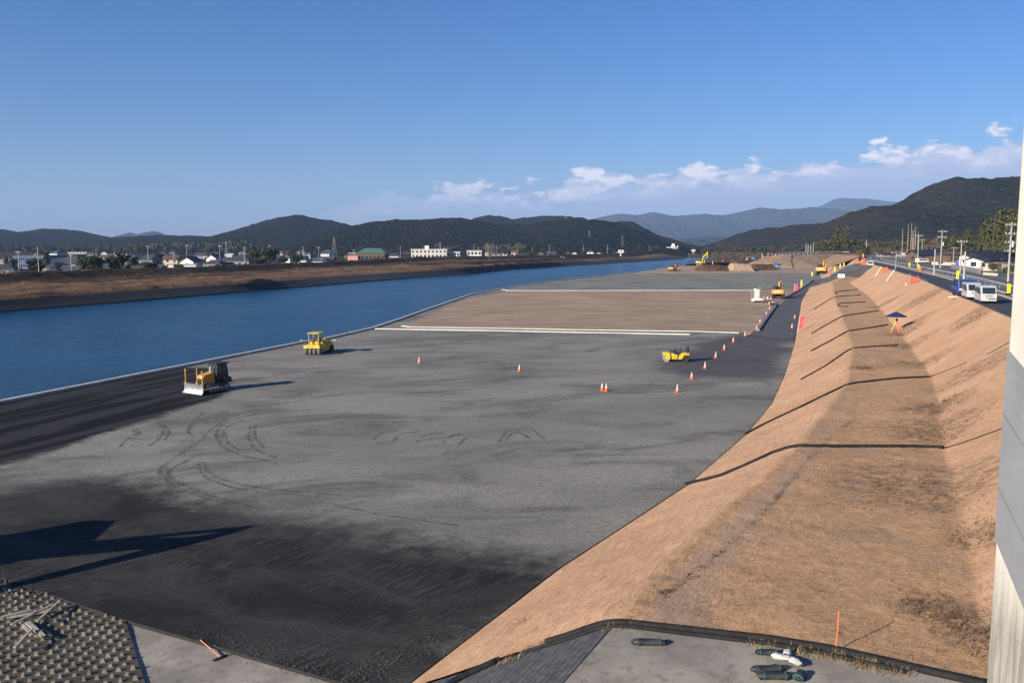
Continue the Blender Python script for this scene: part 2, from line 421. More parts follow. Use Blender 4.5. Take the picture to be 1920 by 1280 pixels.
def reed_material():
    m = bpy.data.materials.new('dry_reeds'); m.use_nodes = True
    t = NT(m.node_tree); t.t.nodes.clear()
    b = t.n('ShaderNodeBsdfPrincipled'); o = t.n('ShaderNodeOutputMaterial'); t.l(b.outputs[0], o.inputs[0])
    pos = t.n('ShaderNodeNewGeometry').outputs['Position']; q = t.n('ShaderNodeAttribute'); q.attribute_name = 'brush'
    n1 = t.noise(pos, .5, 8, .72, .4); n2 = t.noise(t.mapv(pos, (.012, .16, .3), rot=(0, 0, -1.15)), 1, 7, .65, .5)
    c = t.mix(t.ss(n1, .38, .62), (.22, .140, .080), (.12, .076, .048)); c = t.mix(t.m('MULTIPLY', t.ss(n2, .48, .60), .75), c, (.055, .038, .028))
    c = t.mix(t.m('MULTIPLY', t.ss(n2, .44, .34), .6), c, (.33, .23, .14))
    c = t.mix(t.ss(t.m('ADD', q.outputs['Fac'], t.m('MULTIPLY', t.m('SUBTRACT', n1, .5), 1.2)), .3, .7), c, t.mix(t.ss(n1, .45, .6), (.035, .028, .02), (.075, .05, .035)))
    t.l(c, b.inputs['Base Color']); b.inputs['Roughness'].default_value = 1; b.inputs['Specular IOR Level'].default_value = .03
    bp = t.n('ShaderNodeBump'); bp.inputs['Strength'].default_value = 1; bp.inputs['Distance'].default_value = .6
    t.l(n1, bp.inputs['Height']); t.l(bp.outputs[0], b.inputs['Normal'])
    return m
M_REED = reed_material()
M_FIELD = bank_material('winter_fields', (.10, .085, .05), (.065, .06, .038), (.14, .11, .07), .05)
M_EARTH = bank_material('dug_earth', (.36, .245, .16), (.25, .16, .105), (.42, .31, .22), .5)
M_BRUSH = bank_material('bare_brush', (.11, .075, .048), (.060, .045, .032), (.15, .11, .07), .25)
M_REVET = mat('river_wall_concrete', (.022, .021, .020), (.010, .010, .010), .4, world=True, bump=.4)
M_CONC = mat('pale_concrete', (.50, .48, .43), (.40, .38, .34), .7, world=True, bump=.15, bscale=14, dirt=.35)
M_SLAB = mat('stained_concrete', (.34, .305, .255), (.22, .20, .168), .55, world=True, bump=.2, bscale=18, dirt=.6)
M_ROAD = mat('new_asphalt', (.050, .052, .058), (.038, .040, .045), .5, world=True, bump=.3, bscale=30, rough=.85)
M_ROAD2 = mat('worn_asphalt', (.105, .105, .108), (.078, .079, .083), .3, world=True, bump=.2, bscale=20, rough=.9)
M_RAMP = mat('gravelled_asphalt', (.095, .098, .105), (.062, .065, .072), .45, world=True, bump=.3, bscale=20, rough=.9)
M_YARD = mat('gravel_yard', (.17, .15, .125), (.12, .10, .085), .2, world=True, bump=.2, bscale=8)

# ---------------- base sheet to the horizon
BX, BY = np.meshgrid(np.linspace(-16000, 16000, 41), np.linspace(-1400, 19000, 31))
tag(gridmesh('ground', BX, BY, np.full(BX.shape, -3.4), M_FIELD), 'brown valley floor reaching to the horizon', kind='structure')

# ---------------- building site floor
bl = [P(-500, 940, 0), P(0, 1080, 0), P(30, 1093, 0), P(232, 1161, 0), P(640, 1279, 0), P(800, 1330, 0)]
BXs, BYs = [p.x for p in bl], [p.y for p in bl]
ns = 250; S = np.linspace(0, 1, ns)
fx = [(lambda yy, s=s: float(QUAY.X(yy) * (1 - s) + TOE.X(yy) * s)) for s in S]
y0 = boundary_y(fx, BXs, BYs)
T = rows(420, 3.0)
Y = y0[None, :] + (600 - y0[None, :]) * T[:, None]
X = QUAY.X(Y) * (1 - S) + TOE.X(Y) * S
rough = np.clip((Y - 395) / 60, 0, 1)
Z = .05 * (fbm(X * .12, Y * .12, 4, 3) - .5) + rough * (fbm(X * .05, Y * .05, 5, 9) - .35) * 1.6
A = dict(
    fresh=zone(X, Y, [(-400, 860), (-200, 800), (0, 755), (335, 689), (400, 690), (432, 715), (420, 742), (330, 768), (200, 812), (90, 850), (0, 872), (-400, 990)], 3.0),
    dark=zone(X, Y, [(-500, 940), (0, 925), (150, 893), (300, 905), (480, 955), (560, 985), (740, 1008), (900, 1028), (1050, 1058), (1090, 1080), (700, 1400), (0, 1150), (-500, 1050)], 3.6),
    lane=zone(X, Y, [(1215, 690), (1300, 645), (1400, 624), (1425, 612), (1462, 570), (1475, 556), (1505, 550), (1492, 640), (1478, 690), (1462, 712), (1350, 708)], 5),
    soil=np.maximum(zone(X, Y, [(755, 613), (800, 592), (870, 562), (950, 547), (1420, 545), (1490, 541), (1470, 556), (1440, 580), (1412, 622), (1385, 621)], 3),
                    zone(X, Y, [(1100, 516), (1240, 512.5), (1620, 513), (1640, 470), (1200, 476)], 6)))
gridmesh_o = gridmesh('site_ground', X, Y, Z, M_SITE, A)
tag(gridmesh_o, 'wide flat grey gravel and fresh asphalt working platform beside the river', kind='structure')
register(X[::3, ::3], Y[::3, ::3], Z[::3, ::3])
# step of the asphalt at its near edge
st = MB(); pts = [(float(fx[i](y0[i])), float(y0[i])) for i in range(0, ns, 3)]
vs = [(x, y, .02) for x, y in pts] + [(x + .02, y - .06, -.2) for x, y in pts]; n = len(pts)
st.add(vs, [(i, n + i, n + i + 1, i + 1) for i in range(n - 1)])
tag(st.build('asphalt_edge', mat('asphalt_side', (.012, .012, .012), (.02, .02, .02), 3)), 'thick dark edge of the asphalt sheet above the concrete slab', kind='structure')

# ---------------- slab and revetment base below it
Y1 = 6 + (y0[None, :] + .3 - 6) * np.linspace(0, 1, 20)[:, None]
X1 = (QUAY.X(Y1) - 30) * (1 - S) + TOE.X(np.maximum(Y1, 12)) * S
X1[-1] = [f(v) for f, v in zip(fx, y0)]
slabX = X1[:, ::4]; slabY = Y1[:, ::4]
tag(gridmesh('concrete_apron', slabX, slabY, np.full(slabX.shape, -.12) + .04 * fbm(slabX * .3, slabY * .3, 2, 5), M_SLAB),
    'stained concrete apron along the near edge of the asphalt', kind='structure')

# ---------------- levee
pb = [P(640, 1370, 0), P(790, 1302, 0), P(1150, 1171, 3), P(1290, 1182, 3), P(1440, 1200, 3), P(1640, 1240, 3.05), P(1840, 1281, 3.1)]
d_ = (pb[-1] - pb[-3]); pb += [pb[-1] + d_ * 1.0, pb[-1] + d_ * 4]
LX, LY = [p.x for p in pb], [p.y for p in pb]
def lev_x(y, s):
    a, b, c, d = TOE.X(y), SHO.X(y), BEN.X(y), CRE.X(y)
    return np.where(s < 1, a + (b - a) * s, np.where(s < 2, b + (c - b) * (s - 1), c + (d - c) * (s - 2)))
def lev_z(y, s):
    f = lambda a, b, k: a + (b - a) * k
    return np.where(s < 1, f(-.05, 3, s), np.where(s < 2, f(3, 3.1, s - 1), f(3.1, 7.6, s - 2)))
SS = np.concatenate([np.linspace(0, .94, 40), np.linspace(.96, 1.04, 5), np.linspace(1.07, 1.93, 36), np.linspace(1.96, 2.04, 5), np.linspace(2.07, 2.95, 52), np.array([2.98, 3.0])])
fl = [(lambda yy, s=s: float(lev_x(yy, s))) for s in SS]
yl = boundary_y(fl, LX, LY)
T = rows(460, 2.6)
Y = yl[None, :] + (500 - yl[None, :]) * T[:, None]; Sg = np.broadcast_to(SS, Y.shape)
X = lev_x(Y, Sg)
edge = np.clip(np.minimum(Sg, 3 - Sg) * 5, 0, 1)
Z = lev_z(Y, Sg) + edge * (np.where(Sg > 2, .35, 1.0)) * (.20 * (fbm(X * .35, Y * .35, 4, 21) - .5) + .30 * (fbm(X * .07, Y * .07, 3, 31) - .5) + .06 * (fbm(X * 2.2, Y * 2.2, 2, 41) - .5))
berm = np.clip(1 - np.abs(Sg - 1.48) / .62, 0, 1); berm = np.clip(berm * 3.2, 0, 1)
weed = np.zeros(X.shape)
def hitlist(px): return [(p.x, p.y) for p in px]
WEEDPX = [(1730, 905, 3.1, 2.2), (1700, 925, 3.1, 1.6), (1752, 800, 3.2, 1.6), (1745, 815, 3.2, 1.2), (1750, 765, 3.3, 1.2), (1770, 757, 3.4, .9), (1720, 683, 3.1, 1.4), (1700, 650, 3.0, 1.4), (1692, 628, 3.1, 1.2),
          (1840, 605, 6, 1.4), (1820, 613, 5.8, 1.0), (1715, 565, 5.5, 1.6), (1740, 575, 5, 1.6), (1705, 608, 4, 1.2), (1830, 690, 5, 1.6), (1620, 690, 3, .8), (1860, 1010, 3.3, .8), (1760, 1140, 3.1, .7), (1840, 1180, 3.2, .7), (1660, 575, 3.2, 1.2)]
for u, v, z, r in WEEDPX:
    p = P(u, v, z); q = np.hypot((X - p.x) * .8, (Y - p.y) * 1.0) / (r * (1 + .004 * p.y))
    weed = np.maximum(weed, np.clip(1.1 - q * .6, 0, 1))
tag(gridmesh('levee', X, Y, Z, M_STRAW, dict(berm=berm, weed=weed, bench_side=Sg, greyband=np.exp(-((Sg - 1.13) / .10) ** 2) * np.clip((75 - Y) / 35, 0, 1))), 'long two-step levee bank covered with tan straw matting', kind='structure')
register(X[::2, ::2], Y[::2, ::2], Z[::2, ::2])
LEV_TOP = (X[:, -1].copy(), Y[:, -1].copy())
# near, paved end of the levee
def paved(name, sel, m, label, dz=0.0):
    s_ = SS[sel]; yb = yl[sel]
    Y = 7 + (yb[None, :] - 7) * np.linspace(0, 1, 30)[:, None]; Sg = np.broadcast_to(s_, Y.shape)
    X = lev_x(np.maximum(Y, 12), Sg); Z = lev_z(Y, Sg) + dz
    tag(gridmesh(name, X, Y, Z, m), label, kind='structure'); register(X, Y, Z)
def tile_material():
    m = bpy.data.materials.new('slope_blocks'); m.use_nodes = True
    t = NT(m.node_tree); t.t.nodes.clear()
    b = t.n('ShaderNodeBsdfPrincipled'); o = t.n('ShaderNodeOutputMaterial'); t.l(b.outputs[0], o.inputs[0])
    pos = t.n('ShaderNodeNewGeometry').outputs['Position']
    br = t.n('ShaderNodeTexBrick'); t.l(t.mapv(pos, (1, 1, 1), rot=(0, 0, -1.15)), br.inputs[0])
    br.inputs['Scale'].default_value = 1.9; br.inputs['Mortar Size'].default_value = .035; br.inputs['Brick Width'].default_value = .9; br.inputs['Row Height'].default_value = .42
    br.inputs['Color1'].default_value = (.075, .077, .085, 1); br.inputs['Color2'].default_value = (.05, .052, .06, 1); br.inputs['Mortar'].default_value = (.02, .02, .02, 1)
    n = t.noise(pos, 2.5, 6, .7)
    c = t.mix(t.m('MULTIPLY', t.ss(n, .45, .7), .6), br.outputs[0], (.13, .125, .115)); t.l(c, b.inputs['Base Color'])
    b.inputs['Roughness'].default_value = .9
    bp = t.n('ShaderNodeBump'); bp.inputs['Strength'].default_value = .8; bp.inputs['Distance'].default_value = .04
    t.l(br.outputs['Fac'], bp.inputs['Height']); bp.invert = True; t.l(bp.outputs[0], b.inputs['Normal'])
    return m
M_TILE = tile_material()
paved('block_paved_slope', SS <= 1.0, M_TILE, 'dark block paving on the near end of the lower levee slope')
paved('concrete_berm', (SS >= .999), M_SLAB, 'stained concrete surface on the near end of the berm', -.02)

# ---------------- plateau with the roads (to the right of the crest)
OFF = [0, .3, 5.3, 5.31, 6.9, 6.91, 11.6, 11.61, 12.0, 26, 26.2, 90, 260, 800, 3000, 9000]
yr = np.concatenate([np.linspace(4, 500, 170), np.linspace(510, 560, 6)])
def cx(y): return np.where(y <= 500, CRE.X(y), 205 + (y - 500) * .12)
X = cx(yr)[:, None] + np.array(OFF)[None, :]; Y = np.repeat(yr[:, None], len(OFF), 1)
Z = 7.58 + 0 * X; far = np.clip((X - cx(yr)[:, None] - 60) / 100, 0, 1); Z = Z - far * 2 + far * 1.5 * fbm(X * .01, Y * .01, 3, 4)
tag(gridmesh('plateau_ground', X, Y, Z, M_YARD), 'level gravelled land behind the levee crest', kind='structure'); register(X, Y, Z)
def strip(name, o0, o1, dz, m, label, y_a=6, y_b=500, side=0.0, f=None):
    ys = np.linspace(y_a, y_b, 200); mb = MB(); n = len(ys)
    f = f or (lambda y: CRE.X(y)); x = f(ys)
    a = [(x[i] + o0, ys[i], 7.58 + dz) for i in range(n)]; b = [(x[i] + o1, ys[i], 7.58 + dz) for i in range(n)]
    vs = a + b; fs = [(i, n + i, n + i + 1, i + 1) for i in range(n - 1)]
    if side:
        vs += [(p[0], p[1], p[2] - side) for p in a] + [(p[0], p[1], p[2] - side) for p in b]
        fs += [(2 * n + i, i, i + 1, 2 * n + i + 1) for i in range(n - 1)] + [(n + i, 3 * n + i, 3 * n + i + 1, n + i + 1) for i in range(n - 1)]
    mb.add(vs, fs); return tag(mb.build(name, m), label, kind='structure')
strip('levee_road', .35, 5.2, .008, M_ROAD, 'new dark asphalt lane on the levee crest')
strip('verge', 5.62, 6.9, .03, M_YARD, 'gravel verge between the two roads')
strip('kerb', 5.3, 5.55, .14, M_CONC, 'pale concrete kerb beside the levee lane', side=.2)
strip('kerb', 6.95, 7.2, .14, M_CONC, 'pale concrete kerb beside the older road', side=.2)
strip('old_road', 7.25, 11.55, .008, M_ROAD2, 'worn grey asphalt road beyond the verge')
strip('kerb', 11.6, 11.9, .12, M_CONC, 'pale concrete kerb in front of the village street', side=.2)
strip('village_street', 11.95, 26, .004, M_ROAD2, 'wide asphalt street in front of the village houses', 6, 330)
M_LINE = mat('road_paint', (.62, .61, .58), (.45, .44, .42), 3, world=True)
strip('road_line', .55, .67, .016, M_LINE, 'white edge line on the levee lane', 150, 420)
strip('road_line', 9.3, 9.42, .016, M_LINE, 'white centre line on the older road', 40, 420)
strip('road_line', 16.0, 16.14, .014, M_LINE, 'white line along the village street', 60, 320)

# ---------------- ramp climbing from the site to the crest
RL = [P(1405, 628, .03), P(1440, 595, .35), P(1475, 558, 1.1), P(1500, 543, 2.0), P(1525, 526, 3.1), P(1556, 518, 3.6), P(1590, 498, 6.7), P(1610, 494, 7.55)]
RR = [P(1488, 640, .05), P(1499, 590, .4), P(1503, 562, 1.1), P(1514, 546, 2.0), P(1537, 530, 3.0), P(1578, 520, 3.3), P(1612, 503, 6.3), P(1636, 497.5, 7.55)]
def cr(pts, n):
    out = []; m = len(pts)
    for i in range(m - 1):
        p0, p1, p2, p3 = pts[max(i - 1, 0)], pts[i], pts[i + 1], pts[min(i + 2, m - 1)]
        for k in range(n):
            t = k / n
            out.append(.5 * ((2 * p1) + (p2 - p0) * t + (2 * p0 - 5 * p1 + 4 * p2 - p3) * t * t + (3 * p1 - p0 - 3 * p2 + p3) * t ** 3))
    out.append(pts[-1]); return out
for i_ in range(1, 6):
    p_ = RR[i_]; uu = [(1499, 590), (1503, 562), (1514, 546), (1537, 530), (1578, 520)][i_ - 1]; h_ = hit(*uu); z_ = min(max(h_.z, .03), 3.4); RR[i_] = P(uu[0], uu[1], z_)
    ul = [(1440, 595), (1475, 558), (1500, 543), (1525, 526), (1556, 518)][i_ - 1]; RL[i_] = P(ul[0], ul[1], z_)
lin = lambda q: [q[i].lerp(q[i + 1], k / 8) for i in range(len(q) - 1) for k in range(8)] + [q[-1]]
rl, rr = lin(RL), lin(RR); n = len(rl)
X = np.array([[rl[i].lerp(rr[i], k / 8).x for k in range(9)] for i in range(n)]); Y = np.array([[rl[i].lerp(rr[i], k / 8).y for k in range(9)] for i in range(n)])
Z = np.array([[rl[i].lerp(rr[i], k / 8).z + .03 for k in range(9)] for i in range(n)])
# bank from the ramp edge down to the site and skirt to the levee
bank = []
for i in range(n):
    p = rl[i]; d = (rl[min(i + 1, n - 1)] - rl[max(i - 1, 0)]); nn = Vector((-d.y, d.x, 0)).normalized()
    bank.append([p - Vector((0, 0, .02)), p + nn * 1.0 - Vector((0, 0, .05))] + [p + nn * (1 + p.z * 1.9 * k / 5) - Vector((0, 0, (p.z + .3) * k / 5 + .05)) for k in range(1, 6)])
for i in range(n): bank[i][0].z += .02
Bx, By, Bz = [np.array([[getattr(q, a) for q in r] for r in bank]) for a in 'xyz']
Bz += .15 * (fbm(Bx * .5, By * .5, 3, 77) - .5) * np.array([0, 0, 1, 1, 1, 1, 1])
tag(gridmesh('ramp_bank', Bx, By, Bz, M_EARTH), 'brown earth bank below the access ramp', kind='structure'); register(Bx, By, Bz)
tag(gridmesh('access_ramp', X, Y, Z, M_RAMP), 'grey asphalt ramp climbing from the platform to the levee crest', kind='structure'); register(X, Y, Z)
sk = MB(); vs = []
for i in range(n): vs += [rr[i] + Vector((0, 0, .03)), rr[i] + Vector((.8, -.2, -max(rr[i].z, 0) * .5 - .4))]
sk.add(vs, [(2 * i, 2 * i + 1, 2 * i + 3, 2 * i + 2) for i in range(n - 1)])
tag(sk.build('ramp_shoulder', M_RAMP), 'low gravel shoulder along the right side of the ramp', kind='structure')

# ---------------- left river bank, flood plain, far levee, town ground
WL = Rail([(0, 586, -1.3), (250, 566, -1.3), (480, 546, -1.3), (615, 535, -1.3), (770, 522, -1.3), (880, 514, -1.3), (962, 505, -1.3), (1150, 494, -1.3), (1280, 486, -1.3)],
          world=[(-150, 95, -1.3), (335, 1530, -1.3)])
BK = Rail([(0, 555), (225, 540), (380, 530), (480, 526), (615, 512), (745, 507), (880, 501), (1050, 490), (1200, 482)], world=[(-153, 97, 2), (310, 1540, 2)], z=2)
TR = Rail([(0, 535), (275, 521), (480, 511), (575, 505), (700, 500), (880, 496), (1050, 488), (1200, 480.5)], world=[(-172, 103, 2.4), (290, 1550, 2.4)], z=2.4)
CR = Rail([(0, 514), (100, 510), (200, 505), (480, 499), (575, 494), (700, 487), (800, 482), (960, 480), (1050, 478.5), (1175, 474)], world=[(-215, 125, 5), (270, 1560, 5)], z=5)
yr = np.concatenate([np.linspace(60, 700, 260), np.linspace(705, 1560, 120)])
def mono(f, y, prev, gap):
    x = f(y); return np.minimum(x, prev - gap)
xw = WL.X(yr); xb = mono(BK.X, yr, xw, 2.5); xt = mono(TR.X, yr, xb, 8); xc = mono(CR.X, yr, xt, 12)
cols = []; zs = []
def seg(xa, xb_, za, zb, n, last=False, pw=1.0):
    for k in range(n + (1 if last else 0)):
        t = k / n; cols.append(xa + (xb_ - xa) * t); zs.append(np.full(len(yr), za + (zb - za) * t ** pw))
seg(xw, xw - .8, -1.6, -.9, 1); seg(xw - .8, xw - 1.5, -.9, -.8, 1); seg(xw - 1.5, xb, -.8, 2.0, 3)
seg(xb, xt - 1.5, 2.0, 1.9, 14); seg(xt - 1.5, xt - 3, 3.5, 3.2, 2); seg(xt - 3, xc + 7, 2.4, 2.3, 10); seg(xc + 7, xc, 2.3, 5, 6); seg(xc, xc - 4, 5, 5, 2)
seg(xc - 4, xc - 15, 5, 0.2, 3); seg(xc - 15, xc - 120, .2, .3, 4); seg(xc - 120, xc - 6000, .3, .5, 6, True)
X = np.stack(cols, 1); Z = np.stack(zs, 1); Y = np.repeat(yr[:, None], X.shape[1], 1)
nb = 5; tuft = np.zeros(X.shape); tuft[:, nb:nb + 34] = 1
Z = Z + tuft * (.9 * np.clip(fbm(X * .2, Y * .2, 4, 5) - .42, 0, 1) * 2.0 + .45 * (fbm(X * .6, Y * .6, 3, 8) - .5))
brush = np.zeros(X.shape); brush[:, 19:22] = .8; brush[:, 24:33] = .55; brush[:, 33:38] = .95; brush[:, 10:12] = .6; brush[:, 40:] = .8
tag(gridmesh('river_bank', X[:, nb - 1:], Y[:, nb - 1:], Z[:, nb - 1:], M_REED, dict(brush=brush[:, nb - 1:]), smooth=False), 'far river bank with terraces of dry brown reeds and a low levee', kind='structure')
tag(gridmesh('river_wall', X[:, :nb], Y[:, :nb], Z[:, :nb], M_REVET), 'dark concrete revetment along the far waterline', kind='structure')
register(X, Y, Z)
# land beyond the bend and on the right of the far river
X, Y = np.meshgrid(np.linspace(-12000, 12000, 60), np.array([1520, 1600, 1900, 2500, 4000, 8000, 18500]))
Zf = np.where((X < 200) | (X > 480), .4, np.where(Y < 1560, -2.2, .4))
tag(gridmesh('valley_floor', X, Y, Zf, M_FIELD), 'dark valley floor beyond the bend of the river', kind='structure')
yr = np.linspace(540, 1560, 100); kx = np.array([0, 3, 12, 25, 45, 70, 100, 160, 300, 900, 5000])
X = QUAY.X(yr)[:, None] + kx[None, :]; Y = np.repeat(yr[:, None], len(kx), 1)
Z = np.array([-1.6, .8, 1.5, 1.8, 2, 2.2, 2.4, 2.6, 3, 3, 3])[None, :] + 2.2 * (fbm(X * .03, Y * .03, 4, 19) - .3) * (kx > 1)
tag(gridmesh('scrub_land', X, Y, Z, M_BRUSH, smooth=False), 'brown bushy land along the river beyond the site', kind='structure'); register(X, Y, Z)
# cross embankment at the end of the site
ce = [P(1432, 481, 6.5), P(1470, 478.5, 7.4), P(1520, 477, 7.5), P(1570, 476, 7.6), P(1625, 475.5, 7.7), P(1700, 476, 7.7)]
ce = cr(ce, 6); prof = [(-22, -7.4), (-9, -2.8), (-7, -2.8), (0, 0), (7, 0), (20, -6)]
X, Y, Z = [], [], []
for i, p in enumerate(ce):
    d = ce[min(i + 1, len(ce) - 1)] - ce[max(i - 1, 0)]; nn = Vector((-d.y, d.x, 0)).normalized()
    if nn.y < 0: nn = -nn
    X.append([p.x + nn.x * a for a, b in prof]); Y.append([p.y + nn.y * a for a, b in prof]); Z.append([max(p.z + b * p.z / 7.5, -.3) for a, b in prof])
X, Y, Z = map(np.array, (X, Y, Z)); tag(gridmesh('cross_embankment', X, Y, Z, M_EARTH), 'tan earth embankment closing the far end of the site', kind='structure'); register(X, Y, Z)
CEMB = ce
yr = np.linspace(440, 562, 40); kx = np.linspace(0, 1, 12)
X = (cx(yr) - 24)[:, None] + 24.5 * kx[None, :]; Y = np.repeat(yr[:, None], 12, 1); Z = -.4 + 8.0 * kx[None, :] + .5 * (fbm(X * .1, Y * .1, 3, 3) - .5) - .15
tag(gridmesh('levee_end', X, Y, Z, M_EARTH), 'earth slope where the levee meets the cross embankment', kind='structure'); register(X, Y, Z)

yr = np.linspace(558, 1300, 60); kx = np.array([0, 8, 20, 60, 120, 200, 400, 900, 2500])
X = (210 + (yr - 558) * .2)[:, None] + kx[None, :]; Y = np.repeat(yr[:, None], len(kx), 1)
Z = np.where(kx == 0, 1, 5.5)[None, :] + 3 * (fbm(X * .02, Y * .02, 4, 61) - .3)
tag(gridmesh('upper_scrub', X, Y, Z, M_BRUSH, smooth=False), 'brown scrub and fields behind the village', kind='structure'); register(X, Y, Z)

# ---------------- water
def water_material():
    m = bpy.data.materials.new('river_water'); m.use_nodes = True
    t = NT(m.node_tree); t.t.nodes.clear()
    b = t.n('ShaderNodeBsdfPrincipled'); o = t.n('ShaderNodeOutputMaterial'); t.l(b.outputs[0], o.inputs[0])
    pos = t.n('ShaderNodeNewGeometry').outputs['Position']
    b.inputs['Roughness'].default_value = .22; b.inputs['IOR'].default_value = 1.33; b.inputs['Specular IOR Level'].default_value = .27
    n0 = t.noise(t.mapv(pos, (.02, .05, 1), rot=(0, 0, .3)), 1, 5, .6)
    t.l(t.mix(t.ss(n0, .3, .7), (.002, .042, .100), (.003, .058, .135)), b.inputs['Base Color'])
    n1 = t.noise(t.mapv(pos, (.28, .75, 1), rot=(0, 0, .35)), 1, 5, .62, .3); n2 = t.noise(t.mapv(pos, (1.2, 2.4, 1), rot=(0, 0, .2)), 1, 3, .6)
    h = t.m('ADD', n1, t.m('MULTIPLY', n2, .5))
    bp = t.n('ShaderNodeBump'); bp.inputs['Distance'].default_value = 1.2; t.l(t.m('MULTIPLY_ADD', t.ss(t.noise(t.mapv(pos, (.012, .05, 1), rot=(0, 0, -1.1)), 1, 6, .65, .6), .35, .65), .6, .4), bp.inputs['Strength'])
    t.l(h, bp.inputs['Height']); t.l(bp.outputs[0], b.inputs['Normal'])
    return m
yr = np.concatenate([np.linspace(4, 700, 80), np.linspace(720, 1560, 30)])
xa, xb_ = WL.X(yr) - 2, QUAY.X(yr) + 2
X = xa[:, None] + (xb_ - xa)[:, None] * np.linspace(0, 1, 12)[None, :]; Y = np.repeat(yr[:, None], 12, 1)
tag(gridmesh('river_water', X, Y, np.full(X.shape, -1.3), water_material()), 'wide deep blue river with small ripples', kind='structure')
tag(gridmesh('river_bed', X[:, ::11], Y[:, ::11], np.full(X[:, ::11].shape, -3.2), M_REVET), 'dark river bed', kind='structure')

# ---------------- quay coping and wall
ys = np.concatenate([np.linspace(30, 300, 120), np.linspace(305, 430, 30)]); xq = QUAY.X(ys); n = len(ys)
def ribbon3(name, x, y, prof, m):
    mb = MB(); k = len(prof); vs = []
    for i in range(len(x)):
        dx, dy = x[min(i + 1, len(x) - 1)] - x[max(i - 1, 0)], y[min(i + 1, len(x) - 1)] - y[max(i - 1, 0)]
        L = math.hypot(dx, dy); nx, ny = dy / L, -dx / L
        vs += [(x[i] + nx * a, y[i] + ny * a, b) for a, b in prof]
    fs = [(i * k + j, i * k + (j + 1) % k, (i + 1) * k + (j + 1) % k, (i + 1) * k + j) for i in range(len(x) - 1) for j in range(k)]
    fs += [tuple(range(k)), tuple(range((len(x) - 1) * k, len(x) * k))[::-1]]
    mb.add(vs, fs); return mb.build(name, m)
tag(ribbon3('quay_wall', xq, ys, [(-.55, -3), (-.55, .26), (0.0, .26), (0.0, -.3), (.1, -.3), (.1, -3)], M_CONC), 'pale concrete quay wall between the site and the river', kind='structure')

# ---------------- hills
def forest_material(name, a, b_, c_, sc=1.0, brt=1.0):
    m = bpy.data.materials.new(name); m.use_nodes = True
    t = NT(m.node_tree); t.t.nodes.clear()
    b = t.n('ShaderNodeBsdfPrincipled'); o = t.n('ShaderNodeOutputMaterial'); t.l(b.outputs[0], o.inputs[0])
    pos = t.n('ShaderNodeNewGeometry').outputs['Position']
    vo = t.n('ShaderNodeTexVoronoi'); vo.inputs['Scale'].default_value = .12 * sc; t.l(pos, vo.inputs['Vector'])
    n1 = t.noise(pos, .006 * sc, 6, .62); n2 = t.noise(pos, .06 * sc, 5, .7)
    sepc = t.n('ShaderNodeSeparateColor'); t.l(vo.outputs['Color'], sepc.inputs[0])
    c = t.mix(t.ss(n1, .42, .60), a, b_); c = t.mix(t.m('MULTIPLY', t.ss(n2, .55, .72), .6), c, c_)
    c = t.mix(t.m('MULTIPLY', t.ss(sepc.outputs[0], .6, 1.0), .55), c, t.mix(.5, c_, b_))
    t.l(c, b.inputs['Base Color']); b.inputs['Roughness'].default_value = 1; b.inputs['Specular IOR Level'].default_value = 0
    bp = t.n('ShaderNodeBump'); bp.inputs['Strength'].default_value = 1; bp.inputs['Distance'].default_value = 4.5 / sc; bp.invert = True
    t.l(vo.outputs['Distance'], bp.inputs['Height']); t.l(bp.outputs[0], b.inputs['Normal'])
    return m
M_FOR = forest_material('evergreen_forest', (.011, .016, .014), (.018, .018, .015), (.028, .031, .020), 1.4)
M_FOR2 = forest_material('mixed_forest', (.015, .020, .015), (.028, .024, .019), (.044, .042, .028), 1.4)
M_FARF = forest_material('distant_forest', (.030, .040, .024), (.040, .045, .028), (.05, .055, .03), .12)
def hill(name, ridge, D, front, back, m, label, step=5.0, rough=5.0, spur=.28, seed=1, nrow=None, skew=0.0):
    pts = []
    for r in ridge:
        u, v = r[0], r[1]; d = D + (u - 960) * skew
        q = PD(u, v, d); pts.append((q.x, q.y, q.z))
    pts = np.array(pts); n = int((pts[-1, 0] - pts[0, 0]) / step)
    xs = np.linspace(pts[0, 0], pts[-1, 0], n)
    # smooth interpolation of the ridge
    zr = np.interp(xs, pts[:, 0], pts[:, 2]); yr_ = np.interp(xs, pts[:, 0], pts[:, 1])
    kw = max(3, int(n / len(ridge) * .5)) | 1; ker = np.hanning(kw + 2)[1:-1]; ker /= ker.sum()
    zr = np.convolve(np.pad(zr, kw // 2, 'edge'), ker, 'valid')[:n]
    nr = nrow or int((front + back) / step); s = np.linspace(-front, back, nr)
    X = np.repeat(xs[None, :], nr, 0); Y = yr_[None, :] + s[:, None]
    k = np.where(s < 0, 1 + s / front, 1 - s / back)[:, None]
    prof = np.clip(k, 0, 1) ** 1.15
    sp_ = fbm(X * (1.6 / front), Y * (.6 / front) + 3, 4, seed)
    w_ = np.clip(k, 0, 1)
    Z = (zr[None, :] + 2) * prof * (1 + spur * (sp_ - .55) * 4 * (1 - w_) * w_ * 2)
    sc_ = D / 1500
    can = fbm(X * .09 / max(1, sc_ * .6), Y * .09 / max(1, sc_ * .6), 3, seed + 50)
    Z = Z + rough * (can - .5) * 1.1 * (w_ ** .3) - 1
    Z = np.maximum(Z, -2)
    return tag(gridmesh(name, X, Y, Z, m), label, kind='structure')
hill('hill', [(-300, 430), (-150, 425), (0, 430), (40, 437), (70, 431), (95, 429), (140, 432), (180, 440), (205, 446), (240, 455), (300, 463)], 2300, 700, 500, M_FOR, 'low wooded hill at the left edge', 8, 6, seed=3)
